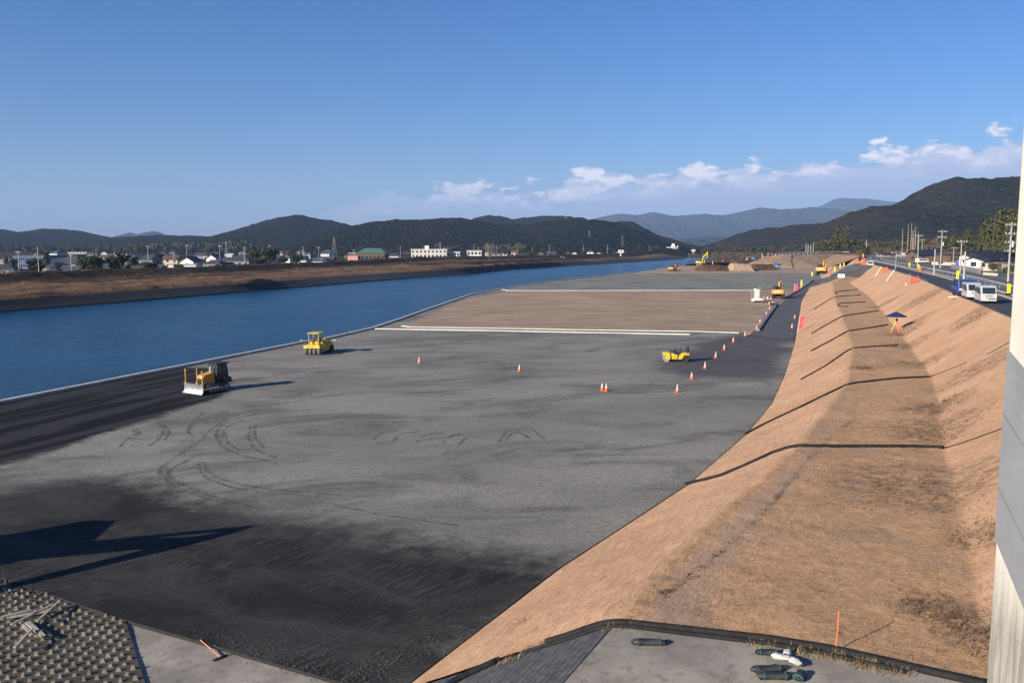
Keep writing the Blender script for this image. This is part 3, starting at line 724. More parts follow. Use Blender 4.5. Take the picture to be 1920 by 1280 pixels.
hill('hill', [(222, 452), (240, 437), (247, 435), (258, 443), (268, 441), (284, 432.5), (300, 436), (320, 446), (340, 455)], 6200, 900, 700, M_FARF, 'pair of small round far hills', 16, 6, seed=5)
hill('hill', [(60, 470), (130, 452), (220, 446), (300, 441), (370, 443), (420, 445), (470, 450), (520, 462)], 2000, 500, 400, M_FOR, 'low dark wooded ridge on the left', 7, 5, seed=7)
hill('hill', [(330, 462), (400, 446), (440, 436), (480, 420), (520, 409), (548, 404), (570, 405), (600, 411), (640, 418), (680, 430), (760, 450), (820, 465)], 1950, 650, 500, M_FOR, 'rounded wooded hill left of centre', 6.5, 6, seed=11)
hill('hill', [(560, 466), (620, 442), (650, 428), (690, 418), (740, 413), (800, 412), (860, 409), (890, 414), (930, 420), (980, 424), (1040, 414), (1080, 409), (1120, 412), (1150, 418), (1185, 428), (1230, 450), (1270, 464)], 1500, 500, 420, M_FOR, 'long dark wooded ridge in the centre', 5, 6, seed=15)
hill('hill', [(860, 425), (890, 409), (912, 403.5), (935, 405), (960, 411), (1000, 406), (1030, 404), (1060, 405), (1100, 412), (1140, 430)], 2300, 500, 400, M_FOR, 'wooded knoll behind the central ridge', 8, 6, seed=17)
hill('hill', [(1100, 440), (1140, 420), (1165, 415), (1185, 416), (1205, 426), (1230, 441), (1262, 450), (1285, 458), (1310, 466)], 1750, 400, 400, M_FOR2, 'steep wooded hill at the end of the ridge', 6, 5, seed=19)
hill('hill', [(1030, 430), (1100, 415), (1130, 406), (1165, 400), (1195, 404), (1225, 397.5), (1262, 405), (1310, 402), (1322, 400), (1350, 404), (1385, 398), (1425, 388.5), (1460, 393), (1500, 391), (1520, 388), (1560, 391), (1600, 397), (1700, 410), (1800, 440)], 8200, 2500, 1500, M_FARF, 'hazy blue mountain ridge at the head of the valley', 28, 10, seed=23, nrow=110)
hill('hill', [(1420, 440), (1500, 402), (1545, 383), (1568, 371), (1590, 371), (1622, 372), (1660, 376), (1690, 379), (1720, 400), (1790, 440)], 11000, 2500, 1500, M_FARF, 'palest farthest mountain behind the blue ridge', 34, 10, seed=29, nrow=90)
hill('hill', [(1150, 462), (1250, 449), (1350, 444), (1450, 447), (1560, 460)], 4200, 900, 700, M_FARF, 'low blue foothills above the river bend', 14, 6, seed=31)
hill('hill', [(1320, 470), (1345, 456), (1375, 442), (1420, 430), (1470, 425), (1530, 420), (1580, 417), (1650, 425), (1760, 450)], 1650, 600, 400, M_FOR2, 'brown-green wooded hill right of the river', 6, 5, seed=37)
hill('hill', [(1480, 466), (1530, 440), (1575, 414), (1600, 398), (1635, 388), (1670, 386), (1690, 380), (1725, 358), (1760, 341), (1790, 334), (1830, 336), (1865, 336), (1905, 333), (1960, 338), (2060, 360), (2200, 410)], 1250, 650, 450, M_FOR2, 'big dark wooded hill on the right', 5, 6, seed=41, spur=.34)
# ================================================================ OBJECT MATERIALS
YEL = mat('yellow_paint', (.62, .40, .03), (.50, .31, .025), 1.5, rough=.5, dirt=.25, spec=.4)
YEL2 = mat('amber_paint', (.60, .30, .045), (.50, .24, .035), 1.5, rough=.5, dirt=.3)
YEL3 = mat('lemon_paint', (.60, .45, .035), (.48, .35, .03), 1.5, rough=.5, dirt=.2)
BLK = mat('black_paint', (.018, .018, .02), (.03, .03, .03), 2, rough=.5)
RUB = mat('black_rubber', (.020, .020, .021), (.035, .034, .032), 3, rough=.85, bump=.2)
RUBD = mat('dusty_rubber', (.16, .155, .15), (.09, .088, .085), 3, rough=.9, bump=.2)
STEEL = mat('worn_steel', (.62, .62, .62), (.45, .45, .45), 3, rough=.38, metal=.75, dirt=.15)
GREY = mat('grey_metal', (.28, .28, .28), (.2, .2, .2), 3, rough=.5, metal=.4)
GALV = mat('galvanised_steel', (.50, .51, .52), (.40, .41, .42), 3, rough=.5, metal=.35)
GLASS = mat('dark_glass', (.02, .03, .035), (.035, .045, .05), 1, rough=.08, spec=.8)
WHITE = mat('white_paint', (.78, .78, .76), (.66, .66, .63), 1.2, rough=.5, dirt=.12)
SILV = mat('silver_paint', (.60, .61, .63), (.52, .53, .55), 1.2, rough=.32, metal=.25, coat=.4)
BLUE = mat('blue_paint', (.02, .07, .38), (.016, .05, .28), 1.2, rough=.35, coat=.3)
LBLUE = mat('light_blue_paint', (.10, .32, .62), (.07, .25, .5), 1.2, rough=.4)
ORANGE = mat('orange_plastic', (.80, .13, .035), (.65, .10, .03), 4, rough=.55)
PINK = mat('pink_fabric', (.75, .13, .17), (.62, .10, .13), 3, rough=.8)
YFAB = mat('yellow_fabric', (.80, .72, .10), (.70, .62, .08), 3, rough=.8)
YREF = mat('yellow_reflector', (.85, .82, .02), (.75, .72, .02), 3, rough=.5)
NAVY = mat('navy_fabric', (.022, .028, .10), (.016, .02, .075), 3, rough=.8)
PIPEM = mat('black_drain_hose', (.007, .007, .008), (.016, .016, .017), 4, rough=.75, bump=.5, bscale=30)
ORL = mat('orange_tape', (.80, .18, .06), (.65, .14, .05), 4)
WOOD = mat('bleached_wood', (.42, .38, .31), (.28, .24, .19), 4, bump=.3)
POLE = mat('pole_concrete', (.40, .39, .36), (.30, .29, .27), 2)
PLATE = mat('yellow_plate', (.85, .60, .05), (.8, .55, .05), 3)
TARP = mat('black_sandbag', (.018, .02, .024), (.05, .055, .062), 5, bump=.5, rough=.5)
SBAG = mat('white_sandbag', (.62, .60, .55), (.42, .40, .37), 6, bump=.4)
LAMPM = mat('lamp_lens', (.75, .75, .7), (.65, .65, .6), 3, rough=.15)
SKIN = mat('skin', (.45, .28, .20)); CLOTH = mat('dark_clothes', (.05, .05, .07)); VEST = mat('pink_clothes', (.55, .18, .25)); OVEST = mat('orange_vest', (.75, .25, .04))
BARK = mat('bark', (.12, .09, .065), (.07, .055, .04), 3, bump=.4)
LEAF = mat('dark_leaves', (.035, .048, .020), (.060, .070, .028), 1.5, rough=.9, world=True)
LEAF2 = mat('olive_leaves', (.075, .075, .028), (.050, .058, .022), 1.5, rough=.9, world=True)
LEAF3 = mat('bamboo_leaves', (.075, .075, .030), (.045, .050, .022), .6, rough=.9, world=True)
TWIG = mat('bare_twigs', (.17, .125, .10), (.11, .085, .07), 1.5, rough=1, world=True)
GSTRAW = mat('dead_grass', (.34, .22, .12), (.20, .13, .075), 1.5, rough=1, world=True, spec=.05)
RAILW = mat('white_rail', (.72, .71, .67), (.60, .59, .55), 1, world=True)

# ================================================================ MACHINES
def wheel(parent, c, r, w, rimmat=GREY, tyre=RUB, name='wheel'):
    x, y, z = c
    k = r * .22
    t = MB().lathe([(r * .62, -w / 2), (r - k * .3, -w / 2), (r, -w / 2 + k * .5), (r, w / 2 - k * .5), (r - k * .3, w / 2), (r * .62, w / 2)], 22, (0, 0, 0), 'Y')
    t.v = [(a + x, b + y, d + z) for a, b, d in t.v]
    o = t.build(name, tyre, parent)
    q = MB().lathe([(r * .60, -w * .38), (r * .60, w * .38)], 16, (0, 0, 0), 'Y'); q.lathe([(r * .2, -w * .46), (r * .2, w * .46)], 10, (0, 0, 0), 'Y')
    q.v = [(a + x, b + y, d + z) for a, b, d in q.v]
    q.build('rim', rimmat, o); return o
def track(parent, L, h, w, y, x0=0, ridge=.04):
    r = h / 2; prof = []; n = 10
    for i in range(n + 1):
        a = -math.pi / 2 + math.pi * i / n; prof.append((x0 + L / 2 - r + r * math.cos(a), r + r * math.sin(a)))
    for i in range(n + 1):
        a = math.pi / 2 + math.pi * i / n; prof.append((x0 - L / 2 + r + r * math.cos(a), r + r * math.sin(a)))
    m = MB().prism(prof, y - w / 2, y + w / 2)
    nsh = int(L / .19)
    for i in range(nsh):
        xx = x0 - L / 2 + r * .7 + (L - 1.4 * r) * i / (nsh - 1)
        m.box((xx, y, h + ridge / 2), (.05, w, ridge)); m.box((xx, y, ridge / 2), (.05, w, ridge))
    for s_ in (-1, 1):
        for i in range(1, 6):
            a = math.pi * i / 6; cxx = x0 + s_ * (L / 2 - r)
            m.box((cxx + s_ * math.sin(a) * (r + ridge / 2), y, r + math.cos(a) * (r + ridge / 2)), (ridge, w, .05), ry=s_ * (a - math.pi / 2))
    o = m.build('track', RUB, parent)
    q = MB(); sgn = 1 if y > 0 else -1
    for xx, rr in ((x0 + L / 2 - r, r * .74), (x0 - L / 2 + r, r * .74)):
        q.cyl((xx, y + sgn * w * .3, r), (xx, y + sgn * (w * .5 + .03), r), rr, n=16)
    for i in range(5): q.cyl((x0 - L * .3 + L * .15 * i, y + sgn * w * .3, r * .5), (x0 - L * .3 + L * .15 * i, y + sgn * (w * .5 + .03), r * .5), r * .3, n=10)
    q.box((x0, y + sgn * w * .5, r * 1.05), (L * .62, .06, r * .55))
    q.build('track_roller', GREY, o); return o
def arm_prism(pts, w, parent, name, m_, thick):
    """tapered box beam along points in the x-z plane"""
    up, lo = [], []
    for i, (x, z) in enumerate(pts):
        a = pts[max(i - 1, 0)]; b = pts[min(i + 1, len(pts) - 1)]
        dx, dz = b[0] - a[0], b[1] - a[1]; L = math.hypot(dx, dz)
        nx, nz = -dz / L, dx / L; t = thick[i] / 2
        up.append((x + nx * t, z + nz * t)); lo.append((x - nx * t, z - nz * t))
    return MB().prism(up + lo[::-1], -w / 2, w / 2).build(name, m_, parent, bevel=.02)
def excavator(paint, boom_up=35, elbow=95, swing=0, label='', group='yellow excavators working on the site', text=False, S=1.0, curl=40):
    """faces +x; about 20 t class"""
    e = empty('excavator', label=label, cat='excavator', group=group)
    for y in (-1.1, 1.1): track(e, 4.0, .85, .55, y)
    MB().box((0, 0, .62), (1.9, 1.75, .4)).cyl((0, 0, .75), (0, 0, 1.08), .62, n=18).build('undercarriage', BLK, e)
    sw = Matrix.Rotation(swing, 4, 'Z')
    up = []
    b = MB().prism([(-2.45, 1.15), (-2.55, 1.45), (-2.5, 2.0), (-2.2, 2.2), (-.2, 2.12), (-.2, 1.10)], -1.3, 1.3); up.append(b.build('engine_housing', paint, e, bevel=.06))
    b = MB().box((.75, 0, 1.2), (1.9, 2.5, .25)); b.box((.3, -.85, 1.62), (1.3, .8, .6)); up.append(b.build('deck', paint, e, bevel=.03))
    up.append(MB().cyl((-1.7, .5, 2.1), (-1.7, .5, 2.75), .07).build('exhaust', BLK, e)); up.append(MB().box((-1.3, -.5, 2.22), (.9, .5, .16)).build('hatch', BLK, e))
    b = MB().prism([(.1, 1.32), (1.75, 1.32), (1.75, 1.9), (1.45, 2.92), (.1, 2.95)], .35, 1.28); cab_ = b.build('cab', BLK if paint is not YEL3 else YEL3, e, bevel=.04); up.append(cab_)
    g = MB().box((.72, 1.29, 2.32), (.9, .02, .95)).box((.8, .335, 2.3), (.9, .02, .95))
    g.add([(1.75 + .012, .45, 1.95), (1.75 + .012, 1.18, 1.95), (1.49 + .012, 1.18, 2.82), (1.49 + .012, .45, 2.82)], [(0, 1, 2, 3)])
    g.box((.09, .8, 2.35), (.02, .75, .85)); g.build('cab_window', GLASS, cab_)
    # boom
    a = R(boom_up); bx, bz = .6, 1.6
    L1, L2 = 2.9, 2.9
    p1 = (bx + L1 * math.cos(a + .32), bz + L1 * math.sin(a + .32)); p2 = (p1[0] + L2 * math.cos(a - .36), p1[1] + L2 * math.sin(a - .36))
    mid = (p1[0], p1[1])
    up.append(arm_prism([(bx, bz), ((bx + p1[0]) / 2, (bz + p1[1]) / 2), mid, ((p1[0] + p2[0]) / 2, (p1[1] + p2[1]) / 2), p2], .42, e, 'boom', paint, [.4, .62, .78, .55, .32]))
    s_ = a - .36 - R(elbow); q0 = (p2[0] - .75 * math.cos(s_), p2[1] - .75 * math.sin(s_)); q1 = (p2[0] + 2.6 * math.cos(s_), p2[1] + 2.6 * math.sin(s_))
    up.append(arm_prism([q0, p2, ((p2[0] + q1[0]) / 2, (p2[1] + q1[1]) / 2), q1], .32, e, 'stick', paint, [.2, .5, .42, .24]))
    # bucket
    k = s_ - R(curl); prof = []
    for i in range(9):
        t = math.pi * 1.05 * i / 8; prof.append((.62 - .62 * math.cos(t), -.62 * math.sin(t) * 1.05))
    prof += [(1.1, .02), (.9, -.1), (.62, -.45), (.25, -.2), (.1, .03)]
    pr = [(q1[0] + x * math.cos(k) - z * math.sin(k), q1[1] + x * math.sin(k) + z * math.cos(k)) for x, z in prof]
    up.append(MB().prism(pr, -.5, .5).build('bucket', GREY, e))
    # rams
    for y in (-.28, .28):
        c = MB().cyl((bx + .7, y, bz - .35), (p1[0] - .1, y, p1[1] - .15), .09)
        up.append(c.build('hydraulic_ram', BLK, e))
    c = MB().cyl((p1[0] - .2, 0, p1[1] + .42), (q0[0], 0, q0[1] + .05), .12); up.append(c.build('hydraulic_ram', BLK, e)); c = MB().cyl((p2[0] + .5 * math.cos(s_) + .3, 0, p2[1] + .5 * math.sin(s_)), (q1[0] + .25 * math.cos(k), 0, q1[1] + .3), .1)
    up.append(c.build('hydraulic_ram', BLK, e))
    if text:
        t = bpy.data.curves.new('lettering', 'FONT'); t.body = 'CAT'; t.size = .72; t.align_x = 'CENTER'; t.align_y = 'CENTER'; t.extrude = .01; t.offset = .012
        o0 = bpy.data.objects.new('lettering', t); COL.objects.link(o0); bpy.context.view_layer.update()
        me = bpy.data.meshes.new_from_object(o0.evaluated_get(bpy.context.evaluated_depsgraph_get())); bpy.data.objects.remove(o0)
        me.materials.clear(); me.materials.append(WHITE)
        o = bpy.data.objects.new('lettering', me); COL.objects.link(o); setparent(o, e)
        o.location = (-2.60, .05, 1.68); o.rotation_euler = (math.pi / 2, 0, -math.pi / 2)
        up.append(o); up.append(MB().box((-2.585, -.42, 1.58), (.02, .34, .16)).build('emblem', mat('red_emblem', (.35, .03, .03)), e))
    if swing:
        for o in up: o.matrix_basis = sw @ o.matrix_basis
    e.scale = (S,) * 3
    return e
def bulldozer():
    e = empty('bulldozer', label='yellow and black bulldozer with a bright steel blade near the river edge', cat='bulldozer')
    for y in (-.85, .85): track(e, 2.7, .78, .5, y, -.2)
    MB().box((-.2, 0, .62), (2.3, 1.2, .5)).build('undercarriage', BLK, e)
    b = MB().prism([(1.15, .75), (1.2, 1.35), (1.05, 1.72), (-.3, 1.95), (-.3, .8)], -.48, .48); h = b.build('hood', YEL2, e, bevel=.05)
    MB().box((1.205, 0, 1.1), (.03, .82, .6)).build('grille', BLK, h)
    for y in (-.3, .3): MB().box((1.16, y, 1.58), (.1, .2, .13)).build('headlight', LAMPM, e)
    b = MB().prism([(-.35, 1.0), (-1.75, 1.0), (-1.75, 1.8), (-1.6, 2.72), (-.42, 2.72), (-.3, 1.75)], -.72, .72); c = b.build('cab', BLK, e, bevel=.04)
    g = MB()
    for y in (-.735, .735): g.box((-.72, y, 2.2), (.5, .02, .78)).box((-1.32, y, 2.2), (.46, .02, .78))
    g.add([(-.30, -.6, 1.8), (-.30, .6, 1.8), (-.405, .6, 2.62), (-.405, -.6, 2.62)], [(0, 1, 2, 3)]); g.build('window', GLASS, c)
    MB().box((-1.02, 0, 2.76), (1.6, 1.62, .09)).build('cab_roof', BLK, c)
    MB().cyl((.05, .28, 1.9), (.05, .28, 2.55), .085, n=12).cyl((.05, .28, 2.1), (.05, .28, 2.52), .13, n=12).build('exhaust', STEEL, e)
    MB().prism([(-1.0, .8), (-1.95, .8), (-1.95, 1.25), (-1.7, 1.4), (-1.0, 1.4)], -.98, .98).build('fuel_tank', BLK, e, bevel=.04)
    for y in (-1.2, 1.2): MB().box((.75, y * .98, .5), (1.7, .14, .2), ry=.05).build('push_arm', STEEL, e)
    prof = []
    for i in range(9):
        t = i / 8; a = (t - .5) * 1.5; prof.append((1.95 - .28 * math.cos(a) * 1.2 + .30, .12 + t * .88))
    prof = [(x, z) for x, z in prof]; back = [(x - .07, z) for x, z in prof][::-1]
    MB().prism(prof + back, -1.45, 1.45).box((2.07, 0, .09), (.08, 2.95, .16), ry=-.3).build('blade', STEEL, e)
    MB().box((1.78, 0, .6), (.16, 1.6, .5)).cyl((1.1, -.35, .75), (1.75, -.35, .95), .06).cyl((1.1, .35, .75), (1.75, .35, .95), .06).build('blade_frame', BLK, e)
    for y in (-1.3, 1.3):
        MB().cyl((1.85, y, .95), (1.85, y, 2.3), .055).cyl((1.85, y, 2.22), (1.85, y, 2.36), .09).cyl((1.85, y, .9), (1.85, y, 1.08), .11).build('mast', YEL2, e)
    MB().cyl((1.75, -.25 + .6, .9), (1.75, -.25 + .6, 2.55), .05).cyl((1.75, .35, .9), (1.75, .35, 1.15), .12).build('mast', YEL2, e)
    return e
def tyre_roller():
    e = empty('road_roller', label='big yellow pneumatic tyre roller with a canopy standing at the river edge', cat='road roller')
    for i, y in enumerate((-.83, -.28, .28, .83)): wheel(e, (1.75, y, .5), .5, .36, YEL, RUBD, 'tyre')
    for y in (-.95, -.5, 0, .5, .95): wheel(e, (-1.75, y, .5), .5, .34, YEL, RUB, 'tyre')
    MB().box((2.12, 0, 1.16), (.28, 2.08, .42)).box((1.75, 0, 1.1), (.7, 2.0, .3)).build('front_beam', YEL3, e, bevel=.03)
    MB().prism([(1.15, .38), (1.35, .9), (1.35, 1.3), (-2.1, 1.3), (-2.35, 1.1), (-2.3, .85), (-1.2, .8), (-1.05, .34)], -.98, .98).build('body', YEL, e, bevel=.05)
    MB().prism([(.0, 1.28), (-.1, 1.85), (-.9, 1.95), (-2.15, 1.62), (-2.3, 1.3)], -.72, .72).build('hood', YEL, e, bevel=.06)
    MB().box((1.25, 0, 1.35), (1.2, 1.6, .14)).box((1.35, .35, 1.62), (.35, .4, .45)).box((1.35, -.35, 1.6), (.35, .35, .4)).build('platform', YEL, e, bevel=.03)
    for y in (.38, -.38):
        MB().box((.55, y, 1.68), (.5, .46, .12)).box((.32, y, 1.95), (.1, .46, .5)).build('seat', BLK, e, bevel=.02)
    MB().cyl((1.15, .38, 1.6), (1.0, .38, 1.98), .03).lathe([(.2, 1.97), (.2, 2.0), (.17, 2.0), (.17, 1.97)], 14, (1.0, .38, 0)).build('steering_wheel', BLK, e)
    for x in (1.5, .1):
        for y in (-.62, .62): MB().cyl((x, y, 1.3), (x, y, 2.9), .045).build('canopy_post', YEL3, e)
    MB().box((.8, 0, 2.95), (1.9, 1.5, .12)).build('canopy', YEL3, e, bevel=.04)
    MB().tube([(1.9, -.9, 1.35), (1.95, -1.05, 1.9), (1.95, -1.35, 2.0)], .025).box((1.95, -1.42, 2.0), (.1, .32, .16)).build('mirror', GREY, e)
    MB().tube([(-2.2, .8, 1.3), (-2.6, .95, 1.6), (-2.9, .95, 1.5)], .025).box((-2.9, .95, 1.5), (.1, .2, .16)).build('rear_lamp', WHITE, e)
    for y in (-.75, .75): MB().box((2.27, y, 1.2), (.03, .2, .12)).build('headlight', LAMPM, e)
    return e
def combi_roller():
    e = empty('road_roller', label='small yellow compaction roller with a steel drum in front and dark seat', cat='road roller')
    d = MB().lathe([(.34, -.6), (.40, -.6), (.40, .6), (.34, .6)], 24, (0, 0, 0), 'Y'); d.v = [(a + 1.1, b, c + .40) for a, b, c in d.v]
    d.build('drum', STEEL, e, smooth=False)
    MB().prism([(.78, .25), (.62, .5), (.75, .95), (1.15, 1.0), (1.5, .88), (1.5, .72), (1.2, .72), (1.2, .3), (1.0, .25)], -.68, -.60).prism([(.78, .25), (.62, .5), (.75, .95), (1.15, 1.0), (1.5, .88), (1.5, .72), (1.2, .72), (1.2, .3), (1.0, .25)], .60, .68).box((1.1, 0, .92), (.75, 1.25, .14)).build('drum_frame', YEL3, e)
    MB().prism([(.65, .28), (.68, .72), (.5, 1.0), (.05, .78), (-.15, .72), (-.15, .28)], -.52, .52).build('front_body', YEL3, e, bevel=.03)
    MB().prism([(-.2, .28), (-.35, .62), (-.65, .98), (-1.45, .98), (-1.45, .72), (-.9, .70), (-.62, .28)], -.52, .52).build('rear_body', YEL3, e, bevel=.03)
    for y in (-.42, -.14, .14, .42): wheel(e, (-1.08, y, .33), .33, .24, BLK, RUB, 'tyre')
    MB().box((-.28, 0, .9), (.5, .55, .14)).box((-.48, 0, 1.2), (.1, .55, .5), ry=-.15).build('seat', BLK, e, bevel=.03)
    MB().box((.25, 0, 1.0), (.8, .75, .22)).build('water_tank', NAVY, e, bevel=.05)
    MB().cyl((.12, 0, .95), (-.02, 0, 1.38), .03).lathe([(.19, 1.36), (.19, 1.40), (.15, 1.40), (.15, 1.36)], 14, (-.05, 0, 0)).box((.1, .2, 1.25), (.2, .25, .2)).build('steering_console', BLK, e)
    for y in (-.5, .5): MB().tube([(-1.2, y, .95), (-1.25, y, 1.5), (-1.42, y, 1.55)], .06).build('roll_bar', BLK, e)
    MB().cyl((-1.3, -.5, 1.53), (-1.3, .5, 1.53), .06).box((-1.38, 0, 1.25), (.1, .9, .5)).build('roll_bar', BLK, e)
    MB().box((.15, -.53, .62), (.35, .02, .12)).build('decal', WHITE, e)
    return e
def kei_van(paint, label, plate=PLATE, wheelc=GREY):
    e = empty('parked_van', label=label, cat='van', group='vans and trucks parked in a row on the levee road')
    L = 3.4; w = .735
    b = MB().prism([(1.66, .28), (1.72, .52), (1.70, .95), (1.25, 1.72), (1.05, 1.84), (-1.55, 1.87), (-1.68, 1.75), (-1.70, .28)], -w, w)
    body = b.build('body', paint, e, bevel=.07)
    g = MB()
    g.add([(1.665, -.62, 1.03), (1.665, .62, 1.03), (1.30, .60, 1.68), (1.30, -.60, 1.68)], [(0, 1, 2, 3)])
    o = g.build('windscreen', GLASS, e)
    MB().add([(1.682, -.25, 1.06), (1.682, .25, 1.06), (1.672, .25, 1.075), (1.672, -.25, 1.075)], [(0, 1, 2, 3)]).build('wiper', BLK, o)
    for s_ in (-1, 1):
        y = s_ * (w + .006)
        q = [(1.15, y, 1.08), (.55, y, 1.08), (.55, y, 1.62), (.98, y, 1.62)]
        MB().add(q, [(0, 1, 2, 3)]).build('side_window', GLASS, e)
        MB().add([(.45, y, 1.08), (-.45, y, 1.08), (-.45, y, 1.64), (.45, y, 1.64)], [(0, 1, 2, 3)]).build('side_window', GLASS, e)
        MB().add([(-.55, y, 1.10), (-1.5, y, 1.10), (-1.5, y, 1.62), (-.55, y, 1.64)], [(0, 1, 2, 3)]).build('side_window', GLASS, e)
        MB().box((1.15, s_ * (w + .11), 1.12), (.1, .16, .2)).build('mirror', BLK, e)
        MB().box((1.715, s_ * .58, .80), (.05, .26, .20), ry=-.1).build('headlight', LAMPM, e)
        for x in (1.08, -1.12): wheel(e, (x, s_ * (w - .09), .27), .27, .15, SILV)
        q = MB()
        for x in (.5, -.5): q.box((x, s_ * (w + .002), 1.0), (.012, .008, 1.25))
        q.box((-.0, s_ * (w + .004), .98), (3.1, .01, .012)); q.build('panel_gap', BLK, e)
    MB().box((1.735, 0, .82), (.03, .75, .06)).build('grille', BLK, e)
    MB().box((1.74, .12, .44), (.03, 1.05, .10)).box((1.74, .12, .58), (.03, .9, .05)).build('air_intake', BLK, e)
    MB().box((1.765, -.22, .47), (.02, .33, .165)).build('number_plate', plate, e)
    MB().box((1.72, 0, .36), (.12, 1.42, .16)).build('bumper', paint, e, bevel=.03)
    return e
def truck(cabmat, label, bedmat=GREY, loc=(0, 0, 0), group=None, big=1.0, load=True):
    e = empty('truck', label=label, cat='truck', group=group)
    b = MB().prism([(1.62, .42), (1.66, 1.0), (1.35, 1.88), (.55, 1.92), (.5, .42)], -.78, .78); c = b.build('cab', cabmat, e, bevel=.06)
    g = MB().add([(1.655, -.64, 1.08), (1.655, .64, 1.08), (1.395, .62, 1.78), (1.395, -.62, 1.78)], [(0, 1, 2, 3)])
    g.build('windscreen', GLASS, c)
    for s_ in (-1, 1):
        MB().add([(1.36, s_ * .788, 1.12), (.68, s_ * .788, 1.12), (.68, s_ * .788, 1.72), (1.2, s_ * .788, 1.72)], [(0, 1, 2, 3)]).build('side_window', GLASS, c)
        MB().box((1.66, s_ * .58, .78), (.05, .24, .18)).build('headlight', LAMPM, e)
        MB().box((1.3, s_ * .92, 1.25), (.1, .16, .26)).build('mirror', BLK, e)
        for x in (1.05, -1.15): wheel(e, (x, s_ * .64, .32), .32, .2, GREY)
    MB().box((-.1, 0, .48), (3.2, .7, .14)).build('chassis', BLK, e)
    MB().box((1.67, 0, .5), (.08, 1.4, .18)).build('bumper', BLK, e)
    m = MB().box((-.7, 0, .72), (2.3, 1.56, .08))
    m.box((-.7, .76, .95), (2.3, .05, .4)).box((-.7, -.76, .95), (2.3, .05, .4)).box((-1.83, 0, .95), (.05, 1.56, .4)).box((.44, 0, 1.05), (.05, 1.56, .6)); m.build('cargo_bed', bedmat, e)
    if load: MB().prism([(.4, .78), (.4, 1.8), (.1, 1.9), (-1.4, 1.85), (-1.78, 1.6), (-1.78, .78)], -.7, .7).build('cargo_cover', NAVY, e, bevel=.08)
    e.scale = (big,) * 3
    return e
def cone(label, pl):
    e = empty('traffic_cone', label=label, cat='traffic cone', group='red and white traffic cones on the platform')
    MB().box((0, 0, .025), (.40, .40, .05)).lathe([(.155, .05), (.135, .18), (.028, .78), (.02, .80)], 16).build('cone', ORANGE, e)
    q = MB()
    if pl: q.lathe([(.118, .30), (.090, .46)], 16); q.lathe([(.075, .54), (.055, .66)], 16)
    else:
        for k in range(4):
            z0 = .14 + k * .16; r = lambda z: .156 - (z - .05) * .170 + .006
            n = 16; vs = []; 
            for i in range(n + 1):
                t = i / n * math.pi * 2; z = z0 + .09 * i / n; vs += [(r(z) * math.cos(t), r(z) * math.sin(t), z), (r(z + .075) * math.cos(t), r(z + .075) * math.sin(t), z + .075)]
            q.add(vs, [(2 * i, 2 * i + 2, 2 * i + 3, 2 * i + 1) for i in range(n)])
    q.build('reflective_band', WHITE, e)
    return e

# ---------------- place machines
def orient(a, b):                     # heading from b to a
    return math.atan2(a.y - b.y, a.x - b.x)
dz = bulldozer(); dz.location = P(394, 733); dz.location.z = .02; dz.rotation_euler.z = math.atan2(-.84, -.54); dz.scale = (.95,) * 3
tr = tyre_roller(); tr.location = P(598, 662); tr.rotation_euler.z = math.atan2(-.985, -.17); tr.scale = (1.04, 1.04, .93)
co = combi_roller(); co.location = P(1267, 677.5); co.rotation_euler.z = math.pi - .10; co.scale = (1.06, 1.06, 1.14)
def put_ex(e, u, v, rz, S, z=None):
    h = hit(u, v) if z is None else P(u, v, z); e.location = h; e.rotation_euler.z = rz; e.scale = (S,) * 3; return h
ex = excavator(YEL2, 22, 100, label='amber excavator seen from behind at the foot of the access ramp', text=True, curl=60); put_ex(ex, 1459, 559.5, math.pi / 2 - .36, 1.12, .02)
ex = excavator(YEL2, 24, 100, label='amber excavator on the ramp bank beside the pink flag', text=True, curl=60); h = put_ex(ex, 1541, 515.5, math.pi / 2 - .50, 1.0); ex.scale = (h.y / 236,) * 3
ex = excavator(YEL3, 58, 130, label='yellow excavator with raised boom on the dark soil heap by the water'); put_ex(ex, 1315, 498, -.9, 1.2, 1.6)
ex = excavator(YEL2, 12, 70, label='small orange excavator at the water end of the soil work'); put_ex(ex, 1262, 509.5, .9, 1.1, .0)
ex = excavator(YEL3, 50, 120, label='yellow excavator on the brown heap beside the parked dump trucks'); put_ex(ex, 1431, 493.5, 1.5, 1.0, 2.2)
# machine beyond the left edge of the view; its boom throws the long shadow on the asphalt
ex = excavator(YEL, 30, 78, label='yellow excavator beyond the left edge whose boom shades the asphalt', curl=20); a_ = R(30); S_ = 1.6; px_ = (.6 + 2.9 * math.cos(a_ + .32) + 2.9 * math.cos(a_ - .36)) * S_; pz_ = (1.6 + 2.9 * math.sin(a_ + .32) + 2.9 * math.sin(a_ - .36)) * S_
th = .05; tgt = P(470, 990) + (P(465, 990) - P(563, 969)); sh = pz_ / math.tan(SUN_EL)
ex.location = (tgt.x - SUN_DIR.x * sh - px_ * math.cos(th), tgt.y - SUN_DIR.y * sh - px_ * math.sin(th), 0); ex.rotation_euler.z = th; ex.scale = (S_,) * 3

